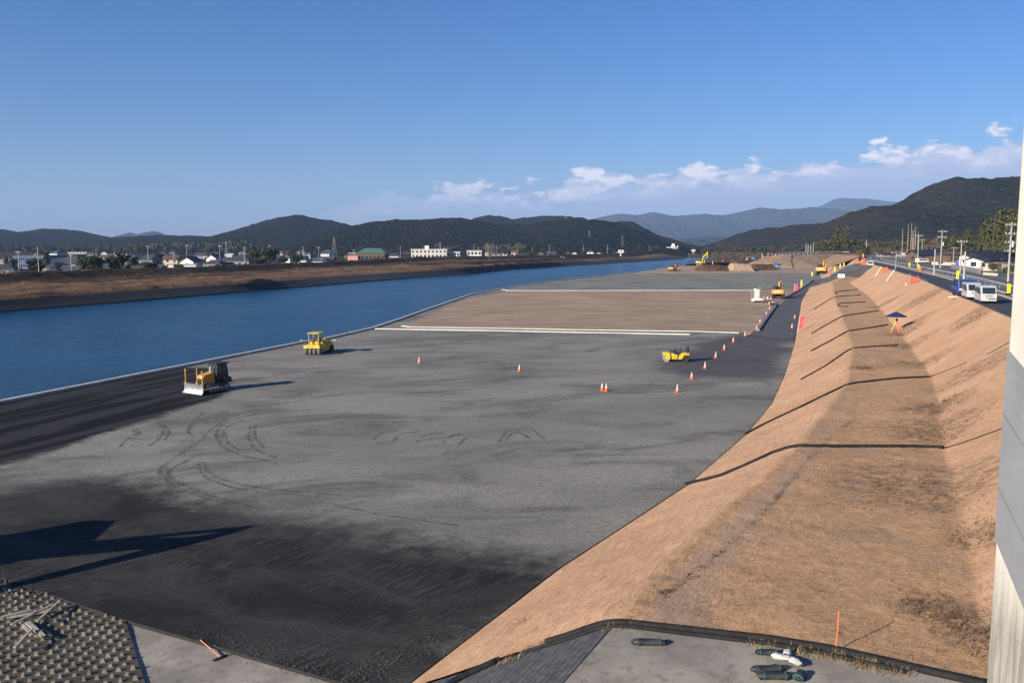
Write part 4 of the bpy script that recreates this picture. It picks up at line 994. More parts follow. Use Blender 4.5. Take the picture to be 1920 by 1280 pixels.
vans = [(1856, 570.5, SILV, 'nearest silver-white van with a yellow number plate on the levee road', PLATE), (1829, 563, SILV, 'white van in the middle of the row on the levee road', WHITE)]
hd = math.atan2(-.93, -.36)
for u, v, p, lab, pl in vans:
    k = kei_van(p, lab, pl); q = hit(u, v - 1); k.location = q + Vector((.3, 1.5, .01)); k.rotation_euler.z = hd + .06; k.scale = (1.04,) * 3
k = truck(BLUE, 'blue light truck with a dark covered bed behind the two vans', BLUE, group='vans and trucks parked in a row on the levee road'); q = hit(1806, 555.5); k.location = q + Vector((.5, 1.2, .01)); k.rotation_euler.z = hd + .1; k.scale = (1.1,) * 3
k = kei_van(WHITE, 'white car far along the levee road near the orange barriers'); k['group'] = ''; del k['group']; k.name = 'parked_car'; q = hit(1631, 500); k.location = q; k.rotation_euler.z = hd; k.scale = (1.35, 1.35, .95); k['category'] = 'car'
for u, v, m1, lab, rz in ((1458, 503, LBLUE, 'light blue truck parked alone on the brown site earth', -1.6), (1400, 489, WHITE, 'white dump truck behind the dark soil heap', -1.2), (1413, 488, LBLUE, 'light blue dump truck between the white truck and the excavator', -1.9)):
    k = truck(m1, lab, GREY if m1 is WHITE else LBLUE, group='trucks on the far earthworks'); k.location = P(u, v, .6 if v > 495 else 2.2); k.rotation_euler.z = rz; k.scale = (1.55,) * 3
k = truck(BLUE, 'unseen blue dump truck added beyond the left edge to cast shadow', BLUE, load=False); q = P(205, 1000) - SUN_DIR * 11.5; k.location = (q.x - 3.2, q.y + .2, 0); k.rotation_euler.z = .1; k.scale = (2.3,) * 3  # added out of view so that its shadow falls on the near-left asphalt
# ---------------- cones
CONES = [(1270, 735, 0, 'at the near end of the row'), (1297, 711, 1, 'second from the near end of the row'), (1322, 690.5, 0, 'third from the near end of the row'), (1342, 671, 0, 'just right of the small roller'),
         (1358, 656, 1, 'fifth from the near end of the row'), (1375, 642, 1, 'right of the end of the white kerb strips'), (1397, 630, 0, 'before the near end of the long gutter'), (1419, 620, 0, 'at the near end of the long gutter'),
         (1425, 606, 1, 'second along the long gutter'), (1437, 590, 1, 'third along the long gutter'), (1443, 581, 1, 'fourth along the long gutter'), (1442, 571, 0, 'under the workers by the excavator'),
         (1446, 562, 1, 'left of the amber excavator'), (1485, 616, 0, 'beside the pink banner at the foot of the levee'), (1490, 598, 1, 'above the pink banner at the foot of the levee'),
         (786, 681, 0, 'standing alone behind the bulldozer'), (974, 696, 1, 'standing alone in the middle of the platform'), (1129, 732, 1, 'left one of the close pair'), (1137, 733, 1, 'right one of the close pair')]
cp_ = [cone('', False), cone('', True)]; used = [0, 0]
for u, v, k, lab in CONES:
    q = P(u, v, 0); q.z = max(ground(q.x, q.y), 0) + .005
    o = place(cp_[k], used[k] == 0, q, random.uniform(0, 1.5), 'red cone with %s %s' % ('white bands' if k else 'white spiral stripes', lab), 1.0); used[k] += 1
# ================================================================ BUILT THINGS ON THE SITE
def path_tube(name, px, r, m, label, cat, group=None, lift=.6, n=8, step=6, wob=0.0):
    pts = []
    for i in range(len(px) - 1):
        a, b = px[i], px[i + 1]; k = max(1, int(math.hypot(b[0] - a[0], b[1] - a[1]) / step))
        for j in range(k): pts.append((a[0] + (b[0] - a[0]) * j / k, a[1] + (b[1] - a[1]) * j / k))
    pts.append(px[-1]); q = [hit(*p) for p in pts]
    q = [q[0]] + [(q[i - 1] + q[i] * 2 + q[i + 1]) / 4 for i in range(1, len(q) - 1)] + [q[-1]]
    q = [p + Vector((0, 0, r * lift)) for p in q]
    for i, p in enumerate(q): p.x += wob * math.sin(i * 1.3); p.y += wob * math.sin(i * .9 + 1)
    return tag(MB().tube(q, r, n).build(name, m, smooth=True), label, cat, group)
HOSES = [([(1285, 908), (1310, 903), (1350, 893), (1400, 872), (1450, 849), (1480, 839.5), (1500, 837), (1560, 838), (1700, 838), (1768, 840)], .10, 'nearest long black hose crossing the levee bank and lying straight over the berm'),
         ([(1398, 814), (1440, 792), (1500, 764), (1560, 735), (1585, 723), (1600, 719), (1680, 710), (1742, 707)], .09, 'second black hose from the front, bending over the berm edge'),
         ([(1502, 712), (1550, 685), (1590, 657), (1600, 653), (1640, 650), (1683, 648)], .085, 'third black hose, in front of the navy parasol'),
         ([(1521, 658.5), (1560, 638), (1590, 621), (1620, 617), (1664, 609.5)], .10, 'fourth black hose, ending at the parasol tripod'),
         ([(1522, 626), (1550, 609), (1580, 593), (1600, 590), (1648, 583)], .10, 'fifth black hose, just behind the parasol'),
         ([(1591, 575), (1575, 575.5), (1568, 573.5), (1571, 570), (1585, 568.5), (1622, 566.5)], .10, 'black hose folded back in a hairpin on the berm'),
         ([(1526, 580), (1545, 568), (1562, 558), (1575, 556), (1614, 553)], .10, 'black hose behind the hairpin one'),
         ([(1570, 551.5), (1563, 550), (1565, 548), (1575, 546.5), (1607, 543)], .10, 'farthest short black hose with a hooked end')]
for px, r, lab in HOSES: path_tube('drain_hose', px, r, PIPEM, lab, 'hose', 'black drain hoses laid over the levee')
path_tube('drain_hose', [(835, 1290), (870, 1270), (920, 1247), (980, 1220), (1060, 1196), (1120, 1175), (1150, 1169.5), (1175, 1170), (1290, 1183), (1440, 1200), (1540, 1216), (1640, 1238), (1740, 1262), (1850, 1286)], .11, PIPEM,
          'thick black hose running right across the foreground at the end of the straw', 'hose', 'black drain hoses laid over the levee', step=10)
path_tube('drain_hose', [(980, 1225), (1060, 1201), (1120, 1180.5), (1152, 1175), (1180, 1176), (1290, 1190), (1440, 1208), (1540, 1226), (1700, 1262)], .07, PIPEM,
          'thinner black hose doubled along the foreground hose', 'hose', 'black drain hoses laid over the levee', step=10)
for px, lab in (([(1772, 840), (1800, 832), (1840, 818), (1885, 802)], 'thin cord climbing the bank from the nearest hose'), ([(1743, 706), (1770, 697), (1812, 680)], 'thin cord climbing the bank from the second hose'),
                ([(1850, 665), (1895, 641)], 'short thin cord high on the bank beside the pier')):
    path_tube('cord', px, .035, PIPEM, lab, 'cord', 'thin dark cords on the levee bank', n=5)

def beam(name, px, z, w, h, m, label, cat, group=None):
    pts = [P(u, v, z) for u, v in px]; x = [p.x for p in pts]; y = [p.y for p in pts]
    return tag(ribbon3(name, x, y, [(-w / 2, z - .1), (-w / 2, z + h), (w / 2, z + h), (w / 2, z - .1)], m), label, cat, group)
g = 'white concrete strips across the platform'
beam('concrete_strip', [(703, 616.5), (900, 619.5), (1100, 623.5), (1293, 627)], .03, .22, .10, CONCW := mat('white_concrete', (.72, .70, .64), (.60, .58, .53), 1, world=True), 'front white concrete strip starting at the quay', 'kerb strip', g)
beam('concrete_strip', [(753, 611), (768, 613), (900, 615), (1100, 618.5), (1310, 621.5), (1385, 624)], .03, .16, .08, CONCW, 'second white strip along the edge of the brown soil', 'kerb strip', g)
beam('concrete_strip', [(941, 542.5), (952, 545), (1100, 544.8), (1300, 544.5), (1424, 544.5)], .03, .26, .12, CONCW, 'far white strip behind the brown soil', 'kerb strip', g)
beam('gutter', [(1421, 620), (1432, 604), (1445, 586), (1456, 572)], .05, .5, .32, GREY, 'long dark grey gutter with cones along it', 'gutter')
def ramp_kerb(pts, label):
    vs = [p + Vector((0, 0, .05)) for p in pts]
    x = [p.x for p in vs]; y = [p.y for p in vs]; mb = MB(); V = []
    for i, p in enumerate(vs):
        V += [(p.x - .12, p.y, p.z - .2), (p.x - .12, p.y, p.z + .32), (p.x + .12, p.y, p.z + .32), (p.x + .12, p.y, p.z - .2)]
    mb.add(V, [(i * 4 + j, i * 4 + (j + 1) % 4, i * 4 + 4 + (j + 1) % 4, i * 4 + 4 + j) for i in range(len(vs) - 1) for j in range(4)])
    tag(mb.build('kerb', GREY), label, kind='structure')
ramp_kerb(rl[16:33], 'dark kerb along the lower part of the ramp'); ramp_kerb(rl[40:54], 'dark kerb along the upper part of the ramp')

# quay debris etc.
def banner(u, v, h, w, m, label, rz=0.0, lean=0.0, z=None):
    h *= .85; w *= .8
    e = empty('banner', hit(u, v) if z is None else P(u, v, z), rz, label, 'banner', 'pink and yellow banners along the ramp')
    MB().cyl((0, 0, 0), (lean, 0, h), .03, n=6).build('pole', WHITE, e)
    k = 6; vs = []; 
    for i in range(k + 1):
        t = i / k; z_ = .25 * h + .73 * h * t
        vs += [(lean * z_ / h, 0, z_), (lean * z_ / h + w, .12 * math.sin(i * 1.7), z_ + .02 * math.sin(i))]
    fs = [(2 * i, 2 * i + 1, 2 * i + 3, 2 * i + 2) for i in range(k)]
    vs2 = vs + [(a, b + .02, c) for a, b, c in vs]; nn = len(vs)
    fs2 = fs + [tuple(reversed([j + nn for j in f])) for f in fs]
    MB().add(vs2, fs2).build('flag', m, e); return e
banner(1495, 624, 3.2, .85, PINK, 'pink banner standing at the foot of the levee right of the two cones', lean=.35, z=.0)
banner(1489, 549, 3.0, 1.3, PINK, 'pink banner just right of the amber excavator')
banner(1501, 543, 3.6, .6, YFAB, 'narrow yellow banner beside the lower ramp kerb')
banner(1521, 519.5, 2.6, .9, YFAB, 'yellow banner left of the excavator on the ramp bank')
banner(1553, 516.5, 2.6, 1.3, PINK, 'pink banner right of the excavator on the ramp bank')
for u, v, h, lab in ((1564, 512, 3.2, 'first of the yellow banners along the upper ramp'), (1574, 505, 3.0, 'middle one of the yellow banners along the upper ramp'), (1581, 501, 2.6, 'last of the yellow banners along the upper ramp')):
    banner(u, v, h, .75, YFAB, lab)
banner(1536, 501, 2.4, 1.2, PINK, 'pink banner behind the boom of the ramp excavator')

# parasol with tripod
b0 = hit(1679, 622)
e = empty('surveyor_parasol', b0, 0, 'navy blue parasol shading a yellow and orange survey tripod on the berm', 'parasol', sc=1.0)
k = 8; vs = [(0, 0, 2.55)]
for i in range(k):
    t = 2 * math.pi * i / k; vs.append((1.35 * math.cos(t), 1.35 * math.sin(t), 1.95))
vs += [(0, 0, 2.50)] + [(a * .99, b * .99, 1.92) for a, b, c in vs[1:k + 1]]
fs = [(0, 1 + i, 1 + (i + 1) % k) for i in range(k)] + [(k + 1, k + 2 + (i + 1) % k, k + 2 + i) for i in range(k)]
MB().add(vs, fs).build('canopy', NAVY, e); MB().cyl((0, 0, .1), (0, 0, 2.62), .025, n=6).build('pole', GREY, e)
e = empty('survey_tripod', b0 + Vector((.05, -.1, 0)), 0, 'yellow and orange survey tripod standing under the navy parasol', 'tripod')
for i in range(3):
    t = 2.1 * i + .5
    MB().cyl((.62 * math.cos(t), .62 * math.sin(t), 0), (.08 * math.cos(t), .08 * math.sin(t), 1.35), .032, n=6).build('leg', YREF if i == 1 else ORL, e)
MB().box((0, 0, 1.38), (.2, .2, .08)).box((0, 0, 1.55), (.16, .22, .28)).build('instrument', BLK, e)
for du, dv in ((-8, 4), (6, 3), (12, -1)):
    q = hit(1679 + du, 622 + dv); o = tag(MB().cyl((0, 0, 0), (.05, 0, .75), .02, n=5).build('survey_stake', ORL), 'orange stake %s the survey tripod' % {-8: 'left of', 6: 'just in front of', 12: 'right of'}[du], 'stake', 'orange stakes round the tripod'); o.location = q

# white/orange boards leaning on the crest
for i, (u, v, u2, v2, lab) in enumerate(((1641, 518, 1653, 500, 'left one of the slanting white poles at the crest'), (1662, 527, 1677, 506, 'middle one of the slanting white poles at the crest'), (1698, 535, 1703, 525, 'shorter slanting white pole beside the red netting'))):
    a = hit(u, v); b = PD(u2, v2, a.y + .6)
    tag(MB().tube([a, b], .10, 8).build('white_pole', RAILW), lab, 'pole', 'slanting white poles at the crest')
def netting(u0, v0, u1, v1, h, m, label):
    a, b = hit(u0, v0), hit(u1, v1); e = empty('barrier_net', a, 0, label, 'barrier', 'red and orange barriers beside the levee road')
    k = 8; mb = MB()
    for i in range(k + 1):
        q = (b - a) * i / k; mb.cyl(q, q + Vector((0, 0, h)), .035, n=5)
    mb.build('post', m, e)
    mb = MB()
    for z in (.3, .65, 1.0): mb.tube([Vector((0, 0, h * z)), (b - a) + Vector((0, 0, h * z))], .04, 5)
    for i in range(k * 2): q = (b - a) * i / (k * 2); q2 = (b - a) * (i + 1) / (k * 2); mb.tube([q + Vector((0, 0, .2 * h)), q2 + Vector((0, 0, h))], .03, 4)
    mb.build('rail', m, e)
netting(1700, 535, 1722, 530, 1.2, mat('red_net', (.62, .10, .06)), 'red netting at the crest in front of the road sign post')
netting(1652, 512, 1664, 509, 1.1, ORL, 'orange netting between the two tall slanting poles')
def barrier(u, v, label, s=1.0):
    e = empty('barricade', hit(u, v), -.3, label, 'barricade', 'orange barricades at the top of the ramp', s)
    MB().prism([(-.3, 0), (-.16, 1.0), (.16, 1.0), (.3, 0)], -.9, .9).build('body', ORANGE, e, bevel=.05)
    MB().box((-.27, 0, .6), (.02, 1.4, .22), ry=.13).build('panel', WHITE, e)
barrier(1607, 494, 'left orange barricade at the top of the ramp', 2.0); barrier(1619, 497, 'right orange barricade at the top of the ramp', 2.2)
q = hit(1577, 524); e = empty('site_board', q, .0, 'wide white notice board standing on the ramp bend', 'board'); MB().box((0, 0, 1.15), (2.2, .08, 1.15)).build('panel', WHITE, e)
for x in (-.9, .9): MB().box((x, .08, .6), (.07, .07, 1.3)).build('leg', GREY, e)
q = hit(1794, 558) + Vector((-.4, 0, .1)); tag(MB().box((0, 0, 0), (1.25, .5, .2), taper=.8).build('sandbag', SBAG, bevel=.05), 'white sandbag lying at the crest left of the parked vans', 'sandbag').location = q

# yellow delineators, light poles
YD = [(1705, 502, 1.5), (1722, 507, 1.5), (1795, 527, 1.9), (1891, 553, 1.5), (1618, 483.5, 2.0)]
for i, (u, v, h) in enumerate(YD):
    q = P(u, v, 7.6); e = empty('marker_post', q, .1, 'yellow marker board ' + ['beside the first short pole', 'beside the orange barrel', 'left of the blue truck', 'at the pier, right of the vans', 'far along the road behind the orange barricades'][i], 'marker', 'yellow marker boards along the verge')
    MB().box((0, 0, h * .55), (.42, .12, h * .8)).build('board', YREF, e); MB().box((0, 0, h * .08), (.5, .4, h * .16)).build('base', BLK, e)
def pole(u, v, vt, label, arms=0, z=7.6, r=.16, lamp=False, cat='utility pole', group='poles along the roads and the village'):
    a = P(u, v, z); H = (v - vt) / F * a.y * 1.0
    e = empty('utility_pole', a, 0, label, cat, group)
    MB().cyl((0, 0, 0), (0, 0, H), r, r * .62, 10).build('shaft', POLE, e)
    for k in range(arms):
        zz = H - .5 - k * 1.5
        MB().box((0, -.2, zz), (2.4 - .3 * k, .1, .1)).build('crossarm', GALV, e)
        mb = MB()
        for x in (-1.0, -.45, .45, 1.0): mb.cyl((x, -.2, zz + .05), (x, -.2, zz + .3), .05, n=6)
        mb.build('insulator', WHITE, e)
    if arms > 1: MB().cyl((.35, -.1, H - 4.2), (.35, -.1, H - 3.2), .22, n=10).build('transformer', GALV, e)
    if lamp: MB().tube([(0, 0, H), (-.6, -.1, H + .3), (-1.5, -.2, H + .25)], .05).box((-1.7, -.2, H + .22), (.6, .2, .1)).build('lamp_arm', GALV, e)
    return e
pole(1751, 515.5, 468, 'short pale pole standing in the verge left of the vans', 0, r=.17)
pole(1807, 527, 472, 'white pale pole directly behind the blue truck', 0, r=.20)
pole(1763, 503, 432, 'tall pole with crossarms in front of the blue roofed shed', 2)
pole(1800, 512, 450, 'grey pole right behind the pale pole of the blue truck', 1, r=.15)
pole(1865, 494, 426, 'tall leaning pole in front of the long dark roof', 3, r=.20)
pole(1890, 528, 418, 'tallest pole with many crossarms beside the pier', 4, r=.18)
pole(1720, 498, 440, 'thin pole at the left end of the blue roofed shed', 1, r=.14)
pole(1728, 480, 448, 'grey pole behind the blue roofed shed', 1, r=.2)
pole(1679, 505, 472, 'slim sign post standing on the road by the slanting poles', 0, r=.08)
pole(1787, 495, 463, 'pole with a lamp head left of the white house', 1, r=.14)
pole(1819, 478, 450, 'distant double pole above the white house', 2, r=.22)
pole(1705, 533, 513, 'thin sign post at the red netting', 0, r=.06)
for u, v, vt, lab in ((1511, 474, 457, 'first'), (1515, 474, 459, 'second'), (1520, 474, 458, 'third'), (1525, 473, 454, 'fourth and tallest'), (1624, 476, 450, 'lone')):
    pole(u, v, vt, lab + (' of the thin far poles on the embankment' if lab != 'lone' else ' thin pole in front of the dead trees'), 0, z=7.5, r=.35)

# guard rails
def rail(px, z, h, label, gap=8, th=.22, rm=None):
    pts = [P(u, v, z) for u, v in px]; e = empty('guard_rail', pts[0], 0, label, 'guard rail')
    q = []
    for a, b in zip(pts[:-1], pts[1:]): 
        k = max(1, int((b - a).length / gap)); q += [a.lerp(b, i / k) - pts[0] for i in range(k)]
    q.append(pts[-1] - pts[0])
    MB().tube([p + Vector((0, 0, h)) for p in q], th, 4).build('rail', rm or RAILW, e)
    mb = MB()
    for p in q: mb.cyl(p, p + Vector((0, 0, h)), th * .4, n=5)
    mb.build('post', rm or RAILW, e)
rail([(1440, 480), (1480, 478), (1530, 476.5), (1580, 475.8), (1622, 475.8)], 7.5, 1.3, 'long white guard rail along the top of the cross embankment')
rail([(1640, 478), (1665, 480.5), (1700, 484), (1722, 487.5)], 7.6, 1.1, 'white guard rail on the right of the road bend')
rail([(1890, 545), (1795, 520), (1740, 508)], 7.6, .55, 'low grey rail along the verge between the roads', 6, .05, GALV)
e = empty('drain_pipe', P(1694, 481, 7.6), -.35, 'big pale pipe lying on the ground beyond the road', 'pipe'); MB().cyl((-6, 0, 1.4), (6, 0, .9), .95, n=18, cap=False).build('shell', GALV, e); MB().cyl((-6.05, 0, 1.4), (-5.7, 0, 1.39), 1.05, n=18).build('collar', WHITE, e)
q = P(1726, 508, 7.6); e = empty('barrel', q, 0, 'orange barrel on the verge beside the second yellow marker', 'barrel'); MB().lathe([(.3, 0), (.34, .1), (.34, .8), (.28, .9)], 14).build('body', ORANGE, e)
# white lighting trailer, workers
e = empty('light_tower', P(1419, 566.5), .1, 'white ribbed lighting trailer with a wire rack at the edge of the brown soil', 'lighting trailer')
mb = MB().box((0, 0, 2.0), (.95, .8, 1.9))
for i in range(7): mb.box((-.42 + i * .14, -.42, 2.0), (.05, .06, 1.8))
mb.build('cabinet', WHITE, e, bevel=.02)
MB().prism([(-1.2, .25), (-1.0, .7), (-.6, 1.0), (.9, 1.0), (1.25, .75), (1.25, .4), (-.7, .4), (-1.0, .2)], -.7, .7).build('base', WHITE, e, bevel=.05)
MB().prism([(-.7, 2.95), (.55, 2.85), (.62, 3.05), (-.6, 3.3)], -.5, .5).build('top', WHITE, e)
for x in (-.5, .7): wheel(e, (x, 0, .26), .26, 1.2, GREY)
mb = MB()
for z in (1.0, 1.6, 2.3, 2.9): mb.tube([(-1.4, -.1, z), (-.5, -.1, z)], .025, 4)
for x in (-1.4, -.95): mb.tube([(x, -.1, .9), (x, -.1, 2.95)], .025, 4)
mb.tube([(.3, .3, 3.1), (.9, .35, 3.9), (.9, .3, 3.2)], .02, 4); mb.build('rack', GALV, e)

def person(loc, rz, top, legs, label, hgt=1.7, bend=0.0, arms=.25):
    me = bpy.data.meshes.new('person'); s = hgt / 1.7
    L = [((0, 0, .92), .15), ((bend * .25, 0, 1.12), .14), ((bend * .6, 0, 1.36), .17), ((bend * .8, 0, 1.48), .07), ((bend * 1.0, 0, 1.60), .10), ((bend * 1.05, 0, 1.70), .075),
         ((0, .10, .85), .11), ((.05, .11, .48), .075), ((0, .12, .08), .05), ((.12, .13, .04), .04), ((0, -.10, .85), .11), ((-.08, -.11, .48), .075), ((-.14, -.12, .08), .05), ((-.02, -.13, .04), .04),
         ((bend * .65, .20, 1.38), .07), ((bend * .6 + arms * .5, .25, 1.12), .05), ((bend * .6 + arms, .22, .90), .035), ((bend * .65, -.20, 1.38), .07), ((bend * .6 + arms * .4, -.25, 1.12), .05), ((bend * .6 + arms * .8, -.22, .90), .035)]
    E = [(0, 1), (1, 2), (2, 3), (3, 4), (4, 5), (0, 6), (6, 7), (7, 8), (8, 9), (0, 10), (10, 11), (11, 12), (12, 13), (2, 14), (14, 15), (15, 16), (2, 17), (17, 18), (18, 19)]
    me.from_pydata([tuple(c * s for c in a) for a, r in L], E, []); o = bpy.data.objects.new('person', me); COL.objects.link(o)
    m = o.modifiers.new('skin', 'SKIN'); me.skin_vertices.new() if not me.skin_vertices else None
    for i, (a, r) in enumerate(L): me.skin_vertices[0].data[i].radius = (r * s, r * s)
    me.skin_vertices[0].data[0].use_root = True
    o.modifiers.new('sub', 'SUBSURF').levels = 1; me.materials.append(legs); o.location = loc; o.rotation_euler.z = rz
    tag(o, label, 'person')
    j = MB().lathe([(.16 * s, .88 * s), (.20 * s, 1.0 * s), (.21 * s, 1.36 * s), (.10 * s, 1.47 * s)], 12); j.v = [(a + bend * max(0, c - .9) * 1.0, b * 1.15, c) for a, b, c in j.v]; j.build('jacket', top, o)
    j = MB().lathe([(.13 * s, 1.62 * s), (.12 * s, 1.70 * s), (.05 * s, 1.76 * s)], 12); j.v = [(a + bend * 1.0, b, c) for a, b, c in j.v]; j.build('hat', WHITE if top is OVEST else CLOTH, o)
    return o
person(P(1432.5, 569), .5, OVEST, CLOTH, 'worker in an orange vest standing between the white trailer and the gutter')
person(P(1440, 567.5), 2.4, WHITE, CLOTH, 'worker in a pale jacket stooping beside the amber excavator', bend=.5)
person(P(1839.5, 514.5, 7.6), 1.0, VEST, CLOTH, 'person in dark and pink clothes walking past the white house')
for u, v, lab in ((1449, 572, 'crate of dark fittings at the far end of the gutter'), (1455, 574, 'dark crate touching the far end of the gutter')):
    e = empty('crate', P(u, v, .0), .3, lab, 'crate', 'crates at the end of the gutter'); MB().box((0, 0, .3), (.9, .7, .6)).build('box', BLK, e, bevel=.04); MB().box((.0, -.1, .68), (.5, .4, .18)).build('lid', WHITE if u == 1449 else GREY, e)

# ================================================================ PIER AT THE RIGHT
def pier_material():
    m = bpy.data.materials.new('pier_concrete'); m.use_nodes = True
    t = NT(m.node_tree); t.t.nodes.clear()
    b = t.n('ShaderNodeBsdfPrincipled'); o = t.n('ShaderNodeOutputMaterial'); t.l(b.outputs[0], o.inputs[0])
    pos = t.n('ShaderNodeNewGeometry').outputs['Position']; se = t.n('ShaderNodeSeparateXYZ'); t.l(pos, se.inputs[0])
    n = t.noise(pos, .8, 6, .6); stk = t.noise(t.mapv(pos, (6, 6, .35)), 1, 5, .7)
    c = t.mix(t.ss(n, .35, .65), (.55, .52, .47), (.48, .455, .41))
    low = t.ss(se.outputs[2], 8.5, 6.5)
    c = t.mix(t.m('MULTIPLY', low, t.m('MULTIPLY_ADD', t.ss(stk, .40, .62), .45, .45)), c, (.17, .165, .135))
    t.l(c, b.inputs['Base Color']); b.inputs['Roughness'].default_value = .9
    bp = t.n('ShaderNodeBump'); bp.inputs['Strength'].default_value = .15; bp.inputs['Distance'].default_value = .02; t.l(t.noise(pos, 12, 4), bp.inputs['Height']); t.l(bp.outputs[0], b.inputs['Normal'])
    return m
q = PD(1848, 1280, 16); PX, PZ = q.x, q.z
e = empty('bridge_pier', (PX, 9, 2.6), 0, 'tall pale concrete bridge pier rising at the right edge', 'pier')
mb = MB()
mb.box((1.5, 3.5, 12.0), (3.0, 7.0, 25.0)); mb.build('shaft', pier_material(), e, bevel=.06)
gr = MB()
for z in (4.1, 9.0, 13.9): gr.box((-.0015, 3.5, z), (.006, 6.9, .012))
gr.build('joint', M_SLAB, e)
# thin darker grey band over the pier face, its ends cut on a slant
def onpier(u, v):
    d = raydir(u, v); t = PX / d.x; return Vector((PX, d.y * t, HC + d.z * t)) - Vector((PX, 9, 2.6))
def slant(name, quad, m, th):
    q = [p.copy() for p in quad]; vs = []
    for dx in (-th, .02): vs += [(dx, min(max(p.y, -.01), 7.012), p.z) for p in q]
    MB().add(vs, [(3, 2, 1, 0), (4, 5, 6, 7), (0, 1, 5, 4), (1, 2, 6, 5), (2, 3, 7, 6), (3, 0, 4, 7)]).build(name, m, e)
def edge_pt(pa, pb, y):
    t_ = (y - pa.y) / (pb.y - pa.y); return pa.lerp(pb, t_)
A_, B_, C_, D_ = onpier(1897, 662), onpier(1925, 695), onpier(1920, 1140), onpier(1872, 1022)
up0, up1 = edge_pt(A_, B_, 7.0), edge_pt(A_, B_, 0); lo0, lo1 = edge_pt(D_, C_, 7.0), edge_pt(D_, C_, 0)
BAND_M = mat('band_grey', (.205, .215, .235), (.175, .185, .205), .9, bump=.05)
slant('grey_band', [up0, up1, lo1, lo0], BAND_M, .012)
BLK_J = mat('band_line_grey', (.13, .135, .145))
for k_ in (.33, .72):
    a0, a1 = up0.lerp(lo0, k_), up1.lerp(lo1, k_); slant('band_line', [a0, a1, a1 - Vector((0, 0, .03)), a0 - Vector((0, 0, .03))], BLK_J, .014)

# ================================================================ FOREGROUND
# toothed block revetment bottom left
sa, sb_ = P(240, 1168, -.10), P(275, 1290, -.10)
ru, rv = (P(120, 1130, -.10) - P(240, 1168, -.10)).normalized(), None
ux = (P(0, 1270, -.10) - P(260, 1240, -.10)).normalized(); uy = (sb_ - sa).normalized()
e = empty('block_revetment', sa, 0, 'rows of small toothed concrete blocks at the bottom left corner', 'revetment')
base_poly = [P(236, 1166, -.10), P(100, 1118, -.10), P(20, 1100, -.10), P(-300, 1010, -.10), P(-500, 1400, -.10), P(290, 1340, -.10)]
mb = MB(); n = len(base_poly); mb.add([(p.x - sa.x, p.y - sa.y, .06) for p in base_poly] + [(p.x - sa.x, p.y - sa.y, -.3) for p in base_poly], [tuple(range(n))[::-1]] + [(i, (i + 1) % n, n + (i + 1) % n, n + i) for i in range(n)])
MREV = mat('block_concrete', (.27, .245, .19), (.15, .135, .105), .9, world=True, bump=.4, bscale=16); MBASE = mat('block_base', (.085, .075, .055), (.05, .045, .035), .9, world=True, bump=.4, bscale=16); nb_ = len(mb.f); pitch = .44; poly2 = [(p.x, p.y) for p in base_poly]
cnt = 0
for i in range(-12, 80):
    for j in range(-12, 40):
        p = sa + ux * (i * pitch + (j % 2) * pitch * .5 + .25) + uy * (j * .40 + .05) + Vector((random.uniform(-.02, .02), random.uniform(-.02, .02), 0))
        if not inpoly(np.array([p.x]), np.array([p.y]), poly2)[0]: continue
        if segdist(np.array([p.x]), np.array([p.y]), poly2)[0] < .12: continue
        a = math.atan2(ux.y, ux.x); w_ = .17 * random.uniform(.8, 1.15); d_ = .07; h_ = .12 * random.uniform(.6, 1.2)
        c, s = math.cos(a), math.sin(a); pts = []
        for x, y, z in ((-w_ / 2, -d_, 0), (w_ / 2, -d_, 0), (w_ / 2, d_, 0), (-w_ / 2, d_, 0), (-w_ * .28, -d_ * .3, h_), (w_ * .28, -d_ * .3, h_), (w_ * .22, d_ * .6, h_ * .8), (-w_ * .22, d_ * .6, h_ * .8)):
            pts.append((p.x - sa.x + x * c - y * s, p.y - sa.y + x * s + y * c, .05 + z))
        mb.add(pts, [(0, 1, 5, 4), (1, 2, 6, 5), (2, 3, 7, 6), (3, 0, 4, 7), (4, 5, 6, 7)]); cnt += 1
o = mb.build('toothed_mat', MBASE, e); o.data.materials.append(MREV)
for p_ in o.data.polygons[nb_:]: p_.material_index = 1
# scrap timber
for i, (a, b, w_, lab) in enumerate((((12, 1160), (85, 1148), .12, 'plank lying flat at the top of the timber pile'), ((40, 1170), (60, 1196), .10, 'short bright plank on the toothed blocks'), ((52, 1172), (82, 1200), .17, 'widest pale plank of the timber scatter'), ((22, 1180), (100, 1140), .10, 'long thin plank crossing the timber pile'),
                                     ((70, 1178), (108, 1138), .09, 'dark weathered plank on the right of the timber pile'), ((28, 1230), (60, 1190), .10, 'grey plank lying nearest in the timber scatter'), ((5, 1172), (60, 1158), .12, 'bleached plank at the left of the timber pile'))):
    p, q = P(a[0], a[1], .02), P(b[0], b[1], .06); d = q - p; o = MB().box((0, 0, 0), (d.length, w_, .05)).build('plank', WOOD)
    o.location = (p + q) / 2 + Vector((0, 0, .05 + i * .045)); o.rotation_euler = (0, random.uniform(-.04, .04), math.atan2(d.y, d.x)); tag(o, lab, 'plank', 'scrap timber on the toothed blocks')
# rake
p, q = P(376, 1205, -.09), P(413, 1234, -.09); e = empty('rake', q, 0, 'long handled asphalt rake lying on the concrete apron', 'rake')
MB().cyl(p - q + Vector((0, 0, .12)), (0, 0, .06), .022, n=6).build('handle', mat('rake_handle', (.55, .25, .12)), e)
d = (P(434, 1229, -.09) - P(407, 1240, -.09)); MB().tube([-d * .5 + Vector((0, 0, .04)), d * .5 + Vector((0, 0, .04))], .035, 6).build('rake_head', BLK, e)
